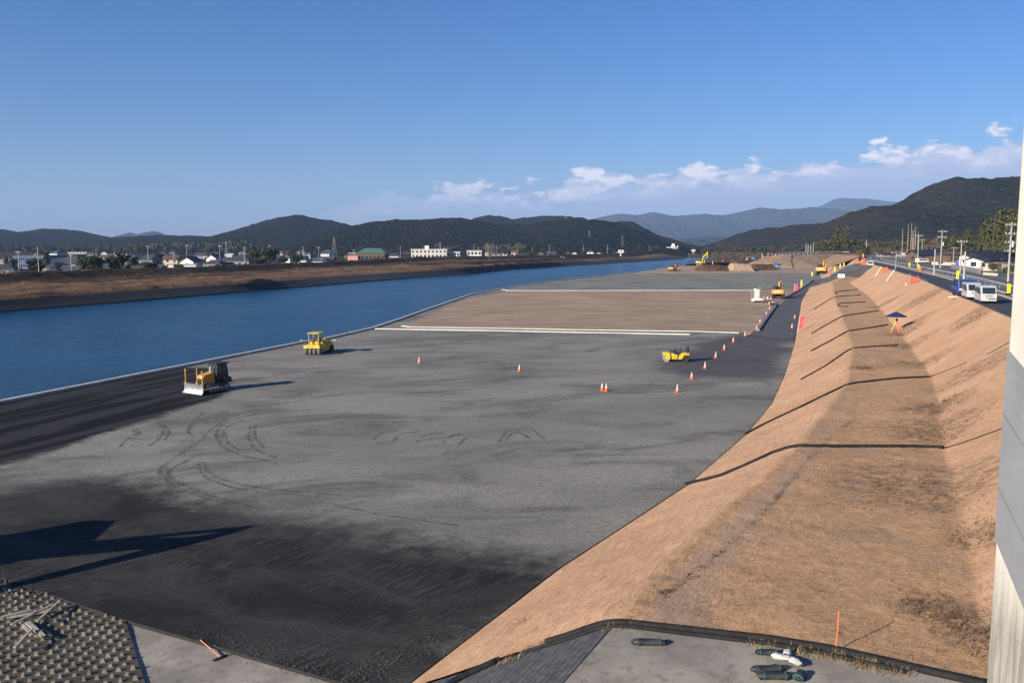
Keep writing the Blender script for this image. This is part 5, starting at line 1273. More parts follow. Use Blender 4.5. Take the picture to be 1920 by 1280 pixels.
# drifts of stones along the asphalt edge and rubble in the corner
def stones(name, px, n, smin, smax, m, label, z=-.3, spread=.25):
    mb = MB(); pts = [P(u, v, z) for u, v in px]
    for _ in range(n):
        i = random.randrange(len(pts) - 1); t = random.random(); p = pts[i].lerp(pts[i + 1], t) + Vector((random.gauss(0, spread), random.gauss(0, spread), 0))
        s = random.uniform(smin, smax); vs = [Vector((random.uniform(-1, 1), random.uniform(-1, 1), 0)).normalized() * s + Vector((0, 0, -.01)) for _ in range(0)]
        a0 = random.uniform(0, 6); vs = [(p.x + s * math.cos(a0 + k * 1.26) * random.uniform(.7, 1.2), p.y + s * math.sin(a0 + k * 1.26) * random.uniform(.7, 1.2), z + .02) for k in range(5)]
        vs += [(p.x + random.uniform(-.2, .2) * s, p.y + random.uniform(-.2, .2) * s, z + .02 + s * random.uniform(.6, 1.1))]
        mb.add(vs, [(k, (k + 1) % 5, 5) for k in range(5)])
    return tag(mb.build(name, m), label, name, kind='stuff')
GRST = mat('dark_stone', (.04, .04, .04), (.02, .02, .02), 6, world=True)
stones('loose_gravel', [(380, 1190), (520, 1235), (660, 1275), (720, 1240), (850, 1190)], 900, .010, .030, mat('pale_stone', (.10, .10, .097), (.06, .06, .06), 6, world=True), 'loose pale stones strewn along the asphalt edge', z=.02, spread=.45)
stones('rubble', [(-60, 1085), (10, 1105), (60, 1125)], 420, .04, .14, GRST, 'dark rubble in the corner beside the toothed blocks', z=-.1, spread=.5)
# sandbags bottom right
def bag(u, v, L, r, m, label, rz=0, z=.0, knots=True):
    q = hit(u, v) + Vector((0, 0, r * .7 + z)); e = empty('sandbag', q, rz, label, 'sandbag', 'heap of sandbags on the concrete berm')
    prof = [(.02, -L / 2), (r * .8, -L / 2 + .08), (r, -L / 4), (r * .97, 0), (r, L / 4), (r * .8, L / 2 - .08), (.02, L / 2)]
    b = MB().lathe(prof, 14); b.v = [(c, a * 1.1 + random.uniform(-.025, .025), bb * .72 + random.uniform(-.025, .025)) for a, bb, c in b.v]; o = b.build('bag', m, e, smooth=True)
    if knots:
        b = MB()
        for x in (-L * .3, L * .3): b.lathe([(r * 1.0, x - .015), (r * 1.03, x), (r * 1.0, x + .015)], 12)
        b.v = [(c, a * 1.1, bb * .78) for a, bb, c in b.v]; b.build('strap', mat('teal_strap', (.03, .10, .11)), o)
bag(1217, 1208, 1.0, .12, TARP, 'long black roll with two straps lying apart on the concrete')
bag(1440, 1258, .95, .12, TARP, 'front black bag of the sandbag heap', .1); bag(1452, 1272, .9, .13, TARP, 'black bag at the bottom edge of the heap', -.05)
bag(1465, 1245, .55, .09, SBAG, 'white bag lying on top of the sandbag heap', -.35, .16, False); bag(1490, 1250, .42, .10, SBAG, 'white bag at the right of the sandbag heap', -.9, .10, False)
bag(1500, 1272, .5, .13, TARP, 'small black bag right of the white bags', .9); bag(1476, 1229, .4, .10, SBAG, 'small pale bag behind the heap', 1.2, .02, False); bag(1440, 1226, .7, .10, TARP, 'flat black bag tucked under the foreground hose', .0)
# orange stake with tape
a = hit(1566, 1221); b = PD(1573, 1144, a.y + .1); tag(MB().tube([a, a.lerp(b, .5) + Vector((.015, 0, 0)), b], .018, 6).build('survey_stake', ORL), 'tall thin orange stake in the near straw', 'stake')
# ================================================================ TREES
def crown_mesh(kind, h, w, n, seed, leaf):
    r = random.Random(seed); mb = MB()
    # lobes give the uneven outline
    lobes = []
    for i in range(7 if kind != 'cone' else 6):
        if kind == 'cone': z = h * (.25 + .12 * i); rr = w * .5 * (1 - i / 7); lobes.append((r.uniform(-.05, .05) * w, r.uniform(-.05, .05) * w, z, rr, h * .12))
        elif kind == 'bamboo': z = h * r.uniform(.45, .85); a = r.uniform(0, 6.28); lobes.append((math.cos(a) * w * .25, math.sin(a) * w * .25, z, w * r.uniform(.18, .3), h * .22))
        else:
            a = r.uniform(0, 6.28); d = r.uniform(.1, .3) * w; lobes.append((math.cos(a) * d, math.sin(a) * d, h * r.uniform(.42, .85), w * r.uniform(.20, .32), h * r.uniform(.12, .2)))
    for i in range(n):
        L = r.choice(lobes); u = r.uniform(-1, 1); a = r.uniform(0, 6.28); q = math.sqrt(1 - u * u); k = r.uniform(.55, 1.05)
        p = Vector((L[0] + q * math.cos(a) * L[3] * k, L[1] + q * math.sin(a) * L[3] * k, L[2] + u * L[4] * k))
        t = Vector((r.uniform(-1, 1), r.uniform(-1, 1), r.uniform(-.6, 1))).normalized(); b = t.orthogonal().normalized(); c = t.cross(b); s = leaf * r.uniform(.6, 1.3)
        mb.add([p + b * s, p + c * s * .8, p - b * s, p - c * s * .8, p + t * s * .5], [(0, 1, 4), (1, 2, 4), (2, 3, 4), (3, 0, 4)])
    return mb
TREEP = {}
def tree_proto(key, kind, h, w, n, leaf, lm, seed, trunk=True):
    e = empty('tree', cat='tree', label='x'); 
    crown_mesh(kind, h, w, n, seed, leaf).build('crown', lm, e)
    r = random.Random(seed); mb = MB(); top_ = h * (.8 if kind in ('cone', 'bare') else .6)
    mb.tube([(0, 0, -.4), (r.uniform(-.1, .1), 0, h * .2), (r.uniform(-.2, .2), r.uniform(-.2, .2), top_)], .2, 6, [w * .05, w * .04, w * .015])
    for i in range(4):
        a = r.uniform(0, 6.28); z = h * r.uniform(.25, .5); mb.tube([(0, 0, z), (math.cos(a) * w * .16, math.sin(a) * w * .16, z + h * .12), (math.cos(a) * w * .28, math.sin(a) * w * .28, z + h * .25)], .1, 5, [w * .02, w * .015, w * .006])
    mb.build('trunk', BARK, e); TREEP[key] = [e, False]
tree_proto('round', 'round', 9, 8, 420, .55, LEAF, 1); tree_proto('round2', 'round', 8, 9, 420, .55, LEAF2, 2)
tree_proto('cone', 'cone', 12, 6, 380, .5, LEAF, 3); tree_proto('bamboo', 'bamboo', 13, 7, 520, .5, LEAF3, 4); tree_proto('shrub', 'round', 3, 4, 260, .28, LEAF2, 5)
tree_proto('brown', 'round', 9, 7, 380, .35, TWIG, 8)
def bare_tree(h, w, seed, name, label, loc, m=TWIG):
    r = random.Random(seed); e = empty(name, loc, 0, label, 'tree'); mb = MB()
    mb.tube([(0, 0, -.3), (.05, 0, h * .35), (0, .1, h * .95)], .2, 6, [h * .03, h * .022, h * .004]); mb.build('trunk', BARK, e); mb = MB()
    for i in range(46):
        a = r.uniform(0, 6.28); z = h * r.uniform(.2, .8); L = w * r.uniform(.25, .5) * (1.15 - z / h); d = Vector((math.cos(a), math.sin(a), 1.2))
        p0 = Vector((0, 0, z)); p1 = p0 + d * L * .5; p2 = p1 + Vector((d.x, d.y, 1.8)) * L * .4
        mb.tube([p0, p1, p2], .1, 4, [h * .009, h * .006, h * .002])
        for _ in range(7):
            q = p1.lerp(p2, r.random()); v = Vector((r.uniform(-1, 1), r.uniform(-1, 1), r.uniform(.2, 1.4))) * L * .35; mb.tube([q, q + v], .1, 3, [h * .004, h * .0015])
    mb.build('branches', m, e); return e
TG = {}
def put_tree(key, x, y, z, s, label, group):
    e, used = TREEP[key]; TREEP[key][1] = True
    o = place(e, not used, (x, y, z), random.uniform(0, 6.28), label, (s * random.uniform(.85, 1.15), s * random.uniform(.85, 1.15), s * random.uniform(.9, 1.1)), group); return o

# ================================================================ HOUSES
WALLS = dict(white=mat('white_render', (.72, .70, .66), (.60, .58, .54), .6), cream=mat('cream_render', (.55, .50, .40), (.46, .41, .33), .6), grey=mat('grey_siding', (.24, .24, .25), (.18, .18, .19), .6), brown=mat('brown_boards', (.15, .105, .075), (.10, .07, .05), .6))
def roofmat(name, c):
    m = bpy.data.materials.new(name); m.use_nodes = True; t = NT(m.node_tree); t.t.nodes.clear()
    b = t.n('ShaderNodeBsdfPrincipled'); o = t.n('ShaderNodeOutputMaterial'); t.l(b.outputs[0], o.inputs[0])
    tc_ = t.n('ShaderNodeTexCoord'); w_ = t.n('ShaderNodeTexWave', wave_type='BANDS', bands_direction='X'); w_.inputs['Scale'].default_value = 1.1; t.l(tc_.outputs['Object'], w_.inputs['Vector'])
    c_ = t.mix(t.m('MULTIPLY', w_.outputs['Fac'], .45), c, tuple(x * .45 for x in c)); n = t.noise(tc_.outputs['Object'], .7, 5); t.l(t.mix(t.m('MULTIPLY', t.ss(n, .4, .7), .4), c_, tuple(x * 1.4 for x in c)), b.inputs['Base Color'])
    b.inputs['Roughness'].default_value = .55; return m
ROOFS = dict(dark=roofmat('dark_tiles', (.045, .047, .055)), blue=roofmat('blue_grey_tiles', (.07, .09, .13)), brown=roofmat('brown_tiles', (.12, .07, .05)), pale=roofmat('pale_metal_roof', (.42, .42, .42)), green=roofmat('green_metal_roof', (.09, .18, .145)), navy=roofmat('dark_blue_roof', (.020, .024, .045)))
def house(L, W_, H, roof, wall_m, roof_m, two=False, name='house'):
    e = empty(name, cat='house', label='x')
    rh = W_ * .28; wl = MB().box((0, 0, H / 2), (L, W_, H))
    if roof == 'gable':
        wl.add([(-L / 2, -W_ / 2, H), (-L / 2, W_ / 2, H), (-L / 2, 0, H + rh)], [(0, 1, 2)]).add([(L / 2, -W_ / 2, H), (L / 2, W_ / 2, H), (L / 2, 0, H + rh)], [(2, 1, 0)])
    wl.build('wall', wall_m, e)
    o = .6; t = .22
    if roof == 'gable':
        z0 = H - o * .56; r_ = MB()
        for s in (-1, 1):
            y = s * (W_ / 2 + o); vs = [(-L / 2 - o, y, z0 + .02), (L / 2 + o, y, z0 + .02), (L / 2 + o, 0, H + rh + .05), (-L / 2 - o, 0, H + rh + .05)]; vs += [(a, b, c + t) for a, b, c in vs]
            r_.add(vs, [(0, 1, 2, 3), (7, 6, 5, 4), (0, 4, 5, 1), (1, 5, 6, 2), (2, 6, 7, 3), (3, 7, 4, 0)])
        r_.box((0, 0, H + rh + .32), (L + 1.1, .4, .22)); r_.build('roof', roof_m, e)
    elif roof == 'hip':
        k = max(L / 2 - W_ / 2, .4); X_, Y_ = L / 2 + o, W_ / 2 + o
        vs = [(-X_, -Y_, H - .05), (X_, -Y_, H - .05), (X_, Y_, H - .05), (-X_, Y_, H - .05), (-X_, -Y_, H + .15), (X_, -Y_, H + .15), (X_, Y_, H + .15), (-X_, Y_, H + .15), (-k, 0, H + rh + .3), (k, 0, H + rh + .3)]
        MB().add(vs, [(3, 2, 1, 0), (0, 1, 5, 4), (1, 2, 6, 5), (2, 3, 7, 6), (3, 0, 4, 7), (4, 5, 9, 8), (5, 6, 9), (6, 7, 8, 9), (7, 4, 8)]).build('roof', roof_m, e)
    else:
        MB().box((0, 0, H + .2), (L + .5, W_ + .5, .4)).build('roof', roof_m, e)
    nf = 2 if H > 4.5 else 1; nw = max(2, int(L / 3))
    for f in range(nf):
        zc = 1.5 + f * 2.7
        for i in range(nw):
            x = -L / 2 + L * (i + .5) / nw
            if f == 0 and i == nw // 2: MB().box((x, -W_ / 2 - .03, 1.05), (1.0, .08, 2.1)).build('door', WALLS['brown'], e); continue
            wn = MB().box((x, -W_ / 2 - .02, zc), (1.5, .06, 1.1)).build('window', GLASS, e)
        MB().box((L / 2 + .02, 0, zc), (.06, 1.5, 1.1)).build('window', GLASS, e); MB().box((-L / 2 - .02, 0, zc), (.06, 1.5, 1.1)).build('window', GLASS, e)
    return e
HP = []
for k, (a, b, c, d, e_, f) in enumerate(((10, 7, 5.6, 'gable', 'white', 'dark'), (12, 8, 3.2, 'hip', 'cream', 'dark'), (9, 7.5, 5.8, 'hip', 'white', 'blue'), (11, 7, 3.2, 'gable', 'brown', 'dark'), (13, 8, 5.6, 'hip', 'grey', 'dark'), (8, 6, 5.4, 'gable', 'cream', 'brown'), (14, 9, 4.5, 'flat', 'white', 'pale'), (9, 6.5, 3.0, 'gable', 'white', 'pale'))):
    HP.append([house(a, b, c, d, WALLS[e_], ROOFS[f]), False, '%s %s with a %s %s roof' % (e_, 'two-storey house' if c > 4.5 else 'low house', f, {'gable': 'gabled', 'hip': 'hipped', 'flat': 'flat'}[d])])
def put_house(k, x, y, z, rz, s, label, group):
    e, used, d = HP[k]; HP[k][1] = True
    return place(e, not used, (x, y, z), rz, label, s, group)
# ---- town behind the far levee
ORD = ['first', 'second', 'third', 'fourth', 'fifth', 'sixth', 'seventh', 'eighth', 'ninth', 'tenth', 'eleventh', 'twelfth', 'thirteenth', 'fourteenth', 'fifteenth', 'sixteenth', 'seventeenth', 'eighteenth', 'nineteenth', 'twentieth', 'twenty-first', 'twenty-second', 'twenty-third', 'twenty-fourth', 'twenty-fifth', 'twenty-sixth', 'twenty-seventh', 'twenty-eighth', 'twenty-ninth', 'thirtieth'] + ['thirty-' + q for q in ('first', 'second', 'third', 'fourth', 'fifth', 'sixth', 'seventh', 'eighth', 'ninth')] + ['fortieth', 'forty-first', 'forty-second', 'forty-third']
def crest_d(u):                        # distance of the far levee crest along the view column u
    y = np.linspace(150, 1500, 400); x = CR.X(y); uu = 960 + x / y * F
    return float(np.interp(u, uu, y))
big = [(25, 95), (640, 735), (765, 905), (1225, 1275)]
used_px = []
for row, (f, n, nm) in enumerate(((1.16, 40, 'nearest'), (1.42, 42, 'second'), (1.8, 42, 'third'), (2.5, 40, 'farthest'))):
    for i in range(n):
        u = 4 + (1270 - 4) * (i + .5) / n + random.uniform(-12, 12)
        if row < 2 and any(a - 6 < u < b + 6 for a, b in big): u += 60 if u < 1200 else -70
        if row == 0 and any(a - 6 < u < b + 6 for a, b in big): continue
        d = max(crest_d(u), 250) * f + random.uniform(-12, 25) + 10; k = random.choice([0, 1, 1, 2, 3, 3, 3, 4, 4, 4, 5, 6, 7])
        x = (u - 960) / F * d
        if d > 1350: d = 1350 + random.uniform(-60, 20); x = (u - 960) / F * d
        put_house(k, x, d, .3, random.choice([-.35, -.2, 1.25, .1, 1.4]) + random.uniform(-.1, .1), random.uniform(.72, 1.0), '%s, %s from left, %s row behind far levee' % (HP[k][2], ORD[i], nm), 'houses of the town across the river')
def block_building(name, u0, u1, vtop, D, wall_m, roof_m, floors, nwin, label, cat='building', depth=14, roofh=.4, z=.3, rz=0.0):
    x0, x1 = (u0 - 960) / F * D, (u1 - 960) / F * D; L = x1 - x0; H = HC - (vtop - 458) / F * D - z
    e = empty(name, ((x0 + x1) / 2, D, z), rz, label, cat)
    MB().box((0, depth / 2, H / 2), (L, depth, H)).build('wall', wall_m, e); MB().box((0, depth / 2, H + roofh / 2), (L + 1, depth + 1, roofh)).build('roof', roof_m, e)
    for f in range(floors):
        for i in range(nwin):
            x = -L / 2 + L * (i + .5) / nwin; MB().box((x, -.04, H * (f + .55) / floors), (L / nwin * .62, .12, H / floors * .42)).build('window', GLASS, e)
        if floors > 1: MB().box((0, -.35, H * (f + .18) / floors), (L, .6, H / floors * .16)).build('balcony', wall_m, e)
    return e, L, H
W_ = WALLS['white']
e, L, H = block_building('school', 772, 838, 468, 640, W_, W_, 3, 9, 'long white three-storey school with rows of balconies on the far bank'); MB().box((-2, 6, H + 1.5), (3, 3, 3)).build('stair_tower', W_, e); MB().cyl((8, 5, H), (8, 5, H + 6), .2).build('mast', POLE, e)
block_building('school_annex', 839, 862, 473, 645, W_, W_, 2, 4, 'lower white wing at the right end of the school')
block_building('apartment_block', 876, 903, 470, 660, W_, ROOFS['pale'], 2, 4, 'small white two-storey block right of the school, left of the bare tree')
e, L, H = block_building('gymnasium', 655, 722, 475, 560, WALLS['brown'], ROOFS['pale'], 1, 9, 'wide hall with a green hipped roof and a pink end wall on the far bank', depth=22)
MB().box((-L / 2 + 3, -.8, H * .40), (6.5, 1.2, H * .8)).build('end_wall', mat('pink_render', (.60, .30, .24), (.5, .25, .2), 1), e)
MB().add([(-L / 2 + 5, -1, H + .4), (L / 2 + 1, -1, H + .4), (L / 2 + 1, 23, H + .4), (-L / 2 + 5, 23, H + .4), (-L / 4 + 3, 11, H + 3.4), (L / 3, 11, H + 3.4)], [(3, 2, 1, 0), (0, 1, 5, 4), (1, 2, 5), (2, 3, 4, 5), (3, 0, 4)]).build('upper_roof', ROOFS['green'], e)
block_building('factory', 28, 92, 480, 470, mat('blue_grey_siding', (.16, .22, .34), (.12, .17, .27), 1), ROOFS['blue'], 2, 14, 'long blue-grey building at the left edge behind the houses', depth=20)
block_building('white_hall', 132, 166, 473, 900, W_, ROOFS['pale'], 1, 5, 'white hall on the hillside at the left', z=4)
e, L, H = block_building('white_hotel', 1250, 1268, 463.5, 1150, W_, W_, 3, 4, 'small white building with a tower at the end of the far bank'); MB().box((2, 6, H + 2.5), (5, 5, 5), taper=.5).build('tower', W_, e); MB().cyl((8, 5, 0), (8, 5, H + 2), .8).build('chimney', W_, e)
block_building('white_shed', 1226, 1246, 467, 1180, W_, ROOFS['pale'], 1, 4, 'low white shed just left of the small towered building')
for u, v, vt, w_, lab in ((1164, 479, 469, 4.4, 'white square sign board on a post on the far levee'), (1300, 474, 468, 4.0, 'small white sign board near the bend of the river')):
    q = P(u, v, 5); e = empty('sign_board', q, 0, lab, 'sign', 'white sign boards on the far levee'); H = (v - vt) / F * q.y; MB().cyl((0, 0, -.5), (0, 0, H * .6), .5, n=8).build('post', RAILW, e); MB().box((0, -.2, H * .75), (w_, .4, H * .55)).build('panel', RAILW, e); MB().box((0, -.44, H * .75), (w_ * .25, .06, H * .2)).build('symbol', BLK, e)
q = P(1052, 488, 1.2); e = empty('measuring_post', q, 0, 'pair of pale posts at the foot of the far bank', 'post')
for x in (0, 2.0): MB().cyl((x, 0, -2), (x, 0, 3.2), .22, n=6).build('post', POLE, e)
# town poles
for i in range(26):
    u = 30 + i * 48 + random.uniform(-14, 14); d = max(crest_d(u), 260) * random.uniform(1.1, 1.5); x = (u - 960) / F * d; H = random.uniform(10, 14)
    e = empty('utility_pole', (x, d, .3), random.uniform(0, 3), 'utility pole, %s from the left among the town houses across the river' % ORD[i], 'utility pole', 'utility poles of the town across the river')
    MB().cyl((0, 0, 0), (0, 0, H), .20, .14, 6).build('shaft', POLE, e); MB().box((0, 0, H - .7), (2.2, .12, .12)).build('crossarm', GALV, e)
# pylons
def pylon(u, vb, vt, D, label, t=1.0):
    b = PD(u, vb, D); H = (vb - vt) / F * D; e = empty('transmission_pylon', b, random.uniform(0, 1), label, 'pylon', 'lattice pylons on the hills and in the town'); w0 = H * .11; th = .0028 * H * t
    legs = []
    for sx, sy in ((-1, -1), (1, -1), (1, 1), (-1, 1)):
        MB().cyl((sx * w0, sy * w0, -3), (sx * w0 * .12, sy * w0 * .12, H), th, n=4).build('leg', GALV, e)
    mb = MB(); K = 8
    for i in range(K):
        za, zb = H * i / K, H * (i + 1) / K; wa, wb = w0 * (1 - .88 * i / K), w0 * (1 - .88 * (i + 1) / K)
        for (ax, ay), (bx, by) in (((-1, -1), (1, -1)), ((1, -1), (1, 1)), ((1, 1), (-1, 1)), ((-1, 1), (-1, -1))):
            mb.cyl((ax * wa, ay * wa, za), (bx * wb, by * wb, zb), th * .5, n=3, cap=False)
    mb.build('bracing', GALV, e)
    for k in (.66, .79, .92): MB().box((0, 0, H * k), (H * .30 * (1.2 - k * .5), th * 2, th * 2)).build('crossarm', GALV, e)
for u, vb, vt, D, lab, t in ((146, 433, 421, 2300, 'distant pylon on the left ridge', 1.6), (34, 432, 425, 2300, 'faint pylon at the left end of the ridge', 1.4), (286, 455, 440, 1990, 'pylon below the twin far cones', 1.5), (425, 492, 454, 480, 'near pylon left of centre rising from the town', 1.2), (627, 476, 445, 900, 'tall pylon in front of the rounded hill', 1.3),
                          (559, 412, 401, 1950, 'pylon on the top of the rounded hill', 1.6), (683, 419, 408, 1500, 'pylon on the left shoulder of the central ridge', 1.5), (1061, 412, 396, 1500, 'pylon on the crest of the central ridge', 1.5), (1105, 450, 432, 1250, 'pylon low on the slope of the central ridge', 1.5), (1167, 462, 442, 1150, 'pylon above the square white sign', 1.3), (1809, 352, 335, 1230, 'pylon on the top of the big right-hand hill', 1.4)):
    pylon(u, vb, vt, D, lab, t)
# town trees
k = 0
def ORD2(k): return ORD[k] if k < 39 else ('fortieth' if k == 39 else 'forty-' + ORD[k - 40] if k < 49 else 'fiftieth' if k == 49 else 'fifty-' + ORD[k - 50])
us_ = sorted([random.choice([random.uniform(0, 620), random.uniform(0, 1230)]) for _ in range(58)])
for i in range(58):
    u = us_[i]; f = random.choice([1.1, 1.3, 1.6, 2.0]); d = max(crest_d(u), 250) * f + random.uniform(0, 40)
    if d > 1350: continue
    if f < 1.5 and (640 < u < 910): continue
    key = random.choice(['round', 'round', 'round2', 'cone', 'brown']); kd = {'round': 'dark evergreen', 'round2': 'olive broad', 'cone': 'pointed dark conifer', 'brown': 'leafless brown'}[key]
    put_tree(key, (u - 960) / F * d, d, .2, random.uniform(.6, 1.05), '%s tree among the town houses, %s of the trees counted from the left' % (kd, ORD2(k)), 'trees among the houses across the river'); k += 1
for u, d, s, lab in ((180, 330, 1.0, 'dark round tree above the reeds left of the dark tree pair'), (224, 335, 1.15, 'tallest dark tree at the left, beside a small white house'), (505, 470, 1.5, 'wide dark tree clump right of the near pylon'), (480, 480, 1.3, 'dark tree at the left of the wide clump')):
    put_tree('round', (u - 960) / F * d, d, .2, s, lab, 'trees among the houses across the river')
bare_tree(15, 15, 5, 'tree', 'big pale leafless tree right of the school across the river', ((918 - 960) / F * 640, 640, .3), mat('grey_twigs', (.26, .22, .20), (.19, .16, .15), 1.5))
# woods as masses
def woods(name, specs, m, n_leaf, leaf, label, seed=1):
    r = random.Random(seed); allv = []; allf = []; k0 = 0
    base = [crown_mesh('round', 9, 8, n_leaf, seed + j, leaf) for j in range(3)]; base = [(np.array([tuple(p) for p in b.v]), np.array([list(f) for f in b.f])) for b in base]
    for (x, y, z, s) in specs:
        v, f = r.choice(base); a = r.uniform(0, 6.28); c, sn = math.cos(a), math.sin(a); sz = s * r.uniform(.85, 1.25)
        vv = np.stack([(v[:, 0] * c - v[:, 1] * sn) * s + x, (v[:, 0] * sn + v[:, 1] * c) * s + y, v[:, 2] * sz + z], 1)
        allv.append(vv); allf.append(f + k0); k0 += len(v)
    me = bpy.data.meshes.new(name); me.from_pydata(np.concatenate(allv).tolist(), [], np.concatenate(allf).tolist()); me.materials.append(m)
    o = bpy.data.objects.new(name, me); COL.objects.link(o); return tag(o, label, 'woods', kind='stuff')
def band(u0, u1, d0, d1, n, s0, s1, z=0.0):
    out = []
    for _ in range(n):
        u = random.uniform(u0, u1); d = random.uniform(d0, d1); out.append(((u - 960) / F * d, d, z, random.uniform(s0, s1)))
    return out
woods('bamboo_woods', band(245, 330, 1150, 1350, 40, 1.0, 1.6) + band(330, 470, 1100, 1350, 80, 1.1, 1.9) + band(925, 985, 1080, 1200, 30, 1.0, 1.5) + band(820, 870, 1080, 1200, 20, 1, 1.4), mat('far_bamboo', (.075, .080, .030), (.045, .055, .022), .05, world=True), 60, 1.3, 'lighter green bamboo woods along the foot of the far hills', 3)
woods('dark_woods', band(-40, 620, 1200, 1420, 190, .8, 1.5) + band(600, 1240, 1080, 1250, 190, .7, 1.3), mat('far_dark_woods', (.030, .038, .018), (.045, .050, .022), .05, world=True), 60, 1.3, 'dark woods along the foot of the far hills', 9)
# ================================================================ RIGHT-HAND VILLAGE AND TREES
zz = 7.6
def at(u, v, z=zz): return P(u, v, z)
def bld(u0, u1, vbase, vtop, roof, wall_m, roof_m, name, label, cat='house', rz=0.0, depth=9, wall_frac=.6):
    a, b = at(u0, vbase), at(u1, vbase); D = (a.y + b.y) / 2; L = (u1 - u0) / F * D; H = (vbase - vtop) / F * D
    W2 = depth; e = house(L, W2, H * wall_frac, roof, wall_m, roof_m, name=name)
    rh = W2 * .28; need = H - H * wall_frac
    for ch in KIDS[e.name]:
        if ch.name.startswith('roof') or ch.name.startswith('wall'): 
            for v in ch.data.vertices:
                if v.co.z > H * wall_frac - .5: v.co.z = H * wall_frac + (v.co.z - H * wall_frac) * need / (rh + .4)
    e.location = ((u0 + u1) / 2 / 1 * 0 + (a.x + b.x) / 2, D + W2 / 2, zz); e.rotation_euler.z = rz; tag(e, label, cat, 'houses and sheds beside the village street'); return e
bld(1723, 1776, 492, 469, 'gable', WALLS['brown'], ROOFS['navy'], 'shed', 'open shed with a dark blue roof at the left of the village', 'shed', depth=10, wall_frac=.62)
bld(1776, 1817, 493, 471, 'hip', WALLS['brown'], ROOFS['brown'], 'house', 'reddish brown house between the blue roofed shed and the white house', depth=9, wall_frac=.7)
bld(1818, 1832, 500, 476, 'gable', WALLS['white'], ROOFS['dark'], 'house', 'tall narrow white house with stepped eaves in the village', depth=6, wall_frac=.78)
bld(1832, 1847, 507, 482, 'gable', WALLS['white'], ROOFS['dark'], 'house', 'white gabled house right behind the walking person', rz=.5, depth=5, wall_frac=.72)
bld(1840, 1912, 498, 472, 'gable', WALLS['brown'], ROOFS['navy'], 'house', 'long low house with a dark blue-black roof beside the pier', rz=.05, depth=13, wall_frac=.42)
bld(1852, 1880, 508, 492, 'flat', WALLS['cream'], WALLS['cream'], 'garage', 'pale flat garage in front of the long dark roof', 'garage', depth=4, wall_frac=.9)
bld(1655, 1690, 482, 474, 'gable', WALLS['grey'], ROOFS['dark'], 'house', 'small distant grey house behind the big pale pipe', depth=8, wall_frac=.6)
def wall(px, h, m, label, t=.25, name='garden_wall'):
    pts = [at(*p) for p in px]; x = [p.x for p in pts]; y = [p.y for p in pts]
    return tag(ribbon3(name, x, y, [(-t, zz - .1), (-t, zz + h), (t, zz + h), (t, zz - .1)], m), label, 'wall', 'low walls along the village street')
wall([(1748, 496), (1790, 498)], .9, mat('cream_wall', (.60, .53, .42), (.5, .44, .35), 1), 'low cream wall in front of the blue roofed shed')
wall([(1785, 503), (1816, 508), (1838, 513)], 1.0, WALLS['grey'], 'long grey block wall left of the white houses')
wall([(1880, 510), (1915, 514)], 1.9, mat('ribbed_fence', (.38, .38, .35), (.25, .25, .23), 4), 'ribbed grey fence at the garage beside the pier', name='fence')
wall([(1845, 515), (1868, 517)], .5, mat('cream_wall', (.60, .53, .42), (.5, .44, .35), 1), 'short cream wall right of the walking person')
for u, v, p, lab, rz in ((1729, 493, WHITE, 'white car parked in front of the blue roofed shed', .2), (1771, 489, SILV, 'silver van parked between the shed and the brown house', 1.9), (1801, 498, BLUE, 'dark blue car parked before the brown house', .9)):
    k_ = kei_van(p, lab, WHITE); k_.name = 'parked_car'; k_['category'] = 'car'; k_['group'] = 'cars parked in the village'; k_.location = at(u, v); k_.rotation_euler.z = rz; k_.scale = (1.2, 1.2, .85 if p is not SILV else 1.0)
for u, v, s, lab in ((1863, 512, .8, 'round shrub in front of the garage'), (1898, 516, .8, 'reddish shrub by the ribbed fence'), (1762, 499, .5, 'tiny shrub before the cream wall'), (1886, 519, .6, 'low shrub at the right end of the street')):
    q = at(u, v); put_tree('shrub', q.x, q.y, zz, s, lab, 'shrubs in the village')
# individual trees behind the village and at the road bend
RT = [(1548, 560, 'round2', 1.6), (1562, 575, 'bamboo', 1.2), (1575, 560, 'bamboo', 1.35), (1590, 590, 'round', 1.2), (1604, 600, 'round', 1.1), (1533, 600, 'round', 1.0), (1618, 640, 'brown', 1.2), (1638, 560, 'brown', .8), (1650, 575, 'brown', .8), (1672, 600, 'cone', 1.0),
      (1690, 560, 'round', 1.0), (1712, 540, 'cone', 1.0), (1730, 520, 'round', 1.2), (1744, 500, 'brown', 1.3), (1752, 520, 'brown', 1.5), (1768, 430, 'round', 1.25), (1782, 420, 'cone', 1.15), (1795, 400, 'round', 1.2), (1808, 390, 'cone', 1.2), (1822, 380, 'round', 1.15),
      (1836, 330, 'cone', 1.1), (1848, 300, 'bamboo', 1.05), (1858, 290, 'bamboo', 1.25), (1868, 285, 'bamboo', 1.35), (1878, 280, 'bamboo', 1.2), (1888, 270, 'bamboo', 1.2), (1898, 262, 'bamboo', 1.25), (1908, 258, 'bamboo', 1.2), (1850, 340, 'round', 1.3), (1870, 345, 'round2', 1.6), (1890, 330, 'round2', 1.5), (1905, 320, 'bamboo', 1.5)]
kd = {'round': 'dark evergreen tree', 'round2': 'olive green broad tree', 'cone': 'pointed dark conifer', 'brown': 'leafless brown tree', 'bamboo': 'feathery yellow-green bamboo clump'}
for i, (u, d, key, s) in enumerate(RT):
    put_tree(key, (u - 960) / F * d, d, 6.8, s, '%s, %s from the left along the right-hand village and road' % (kd[key], ORD[i]), 'trees behind the right-hand village')
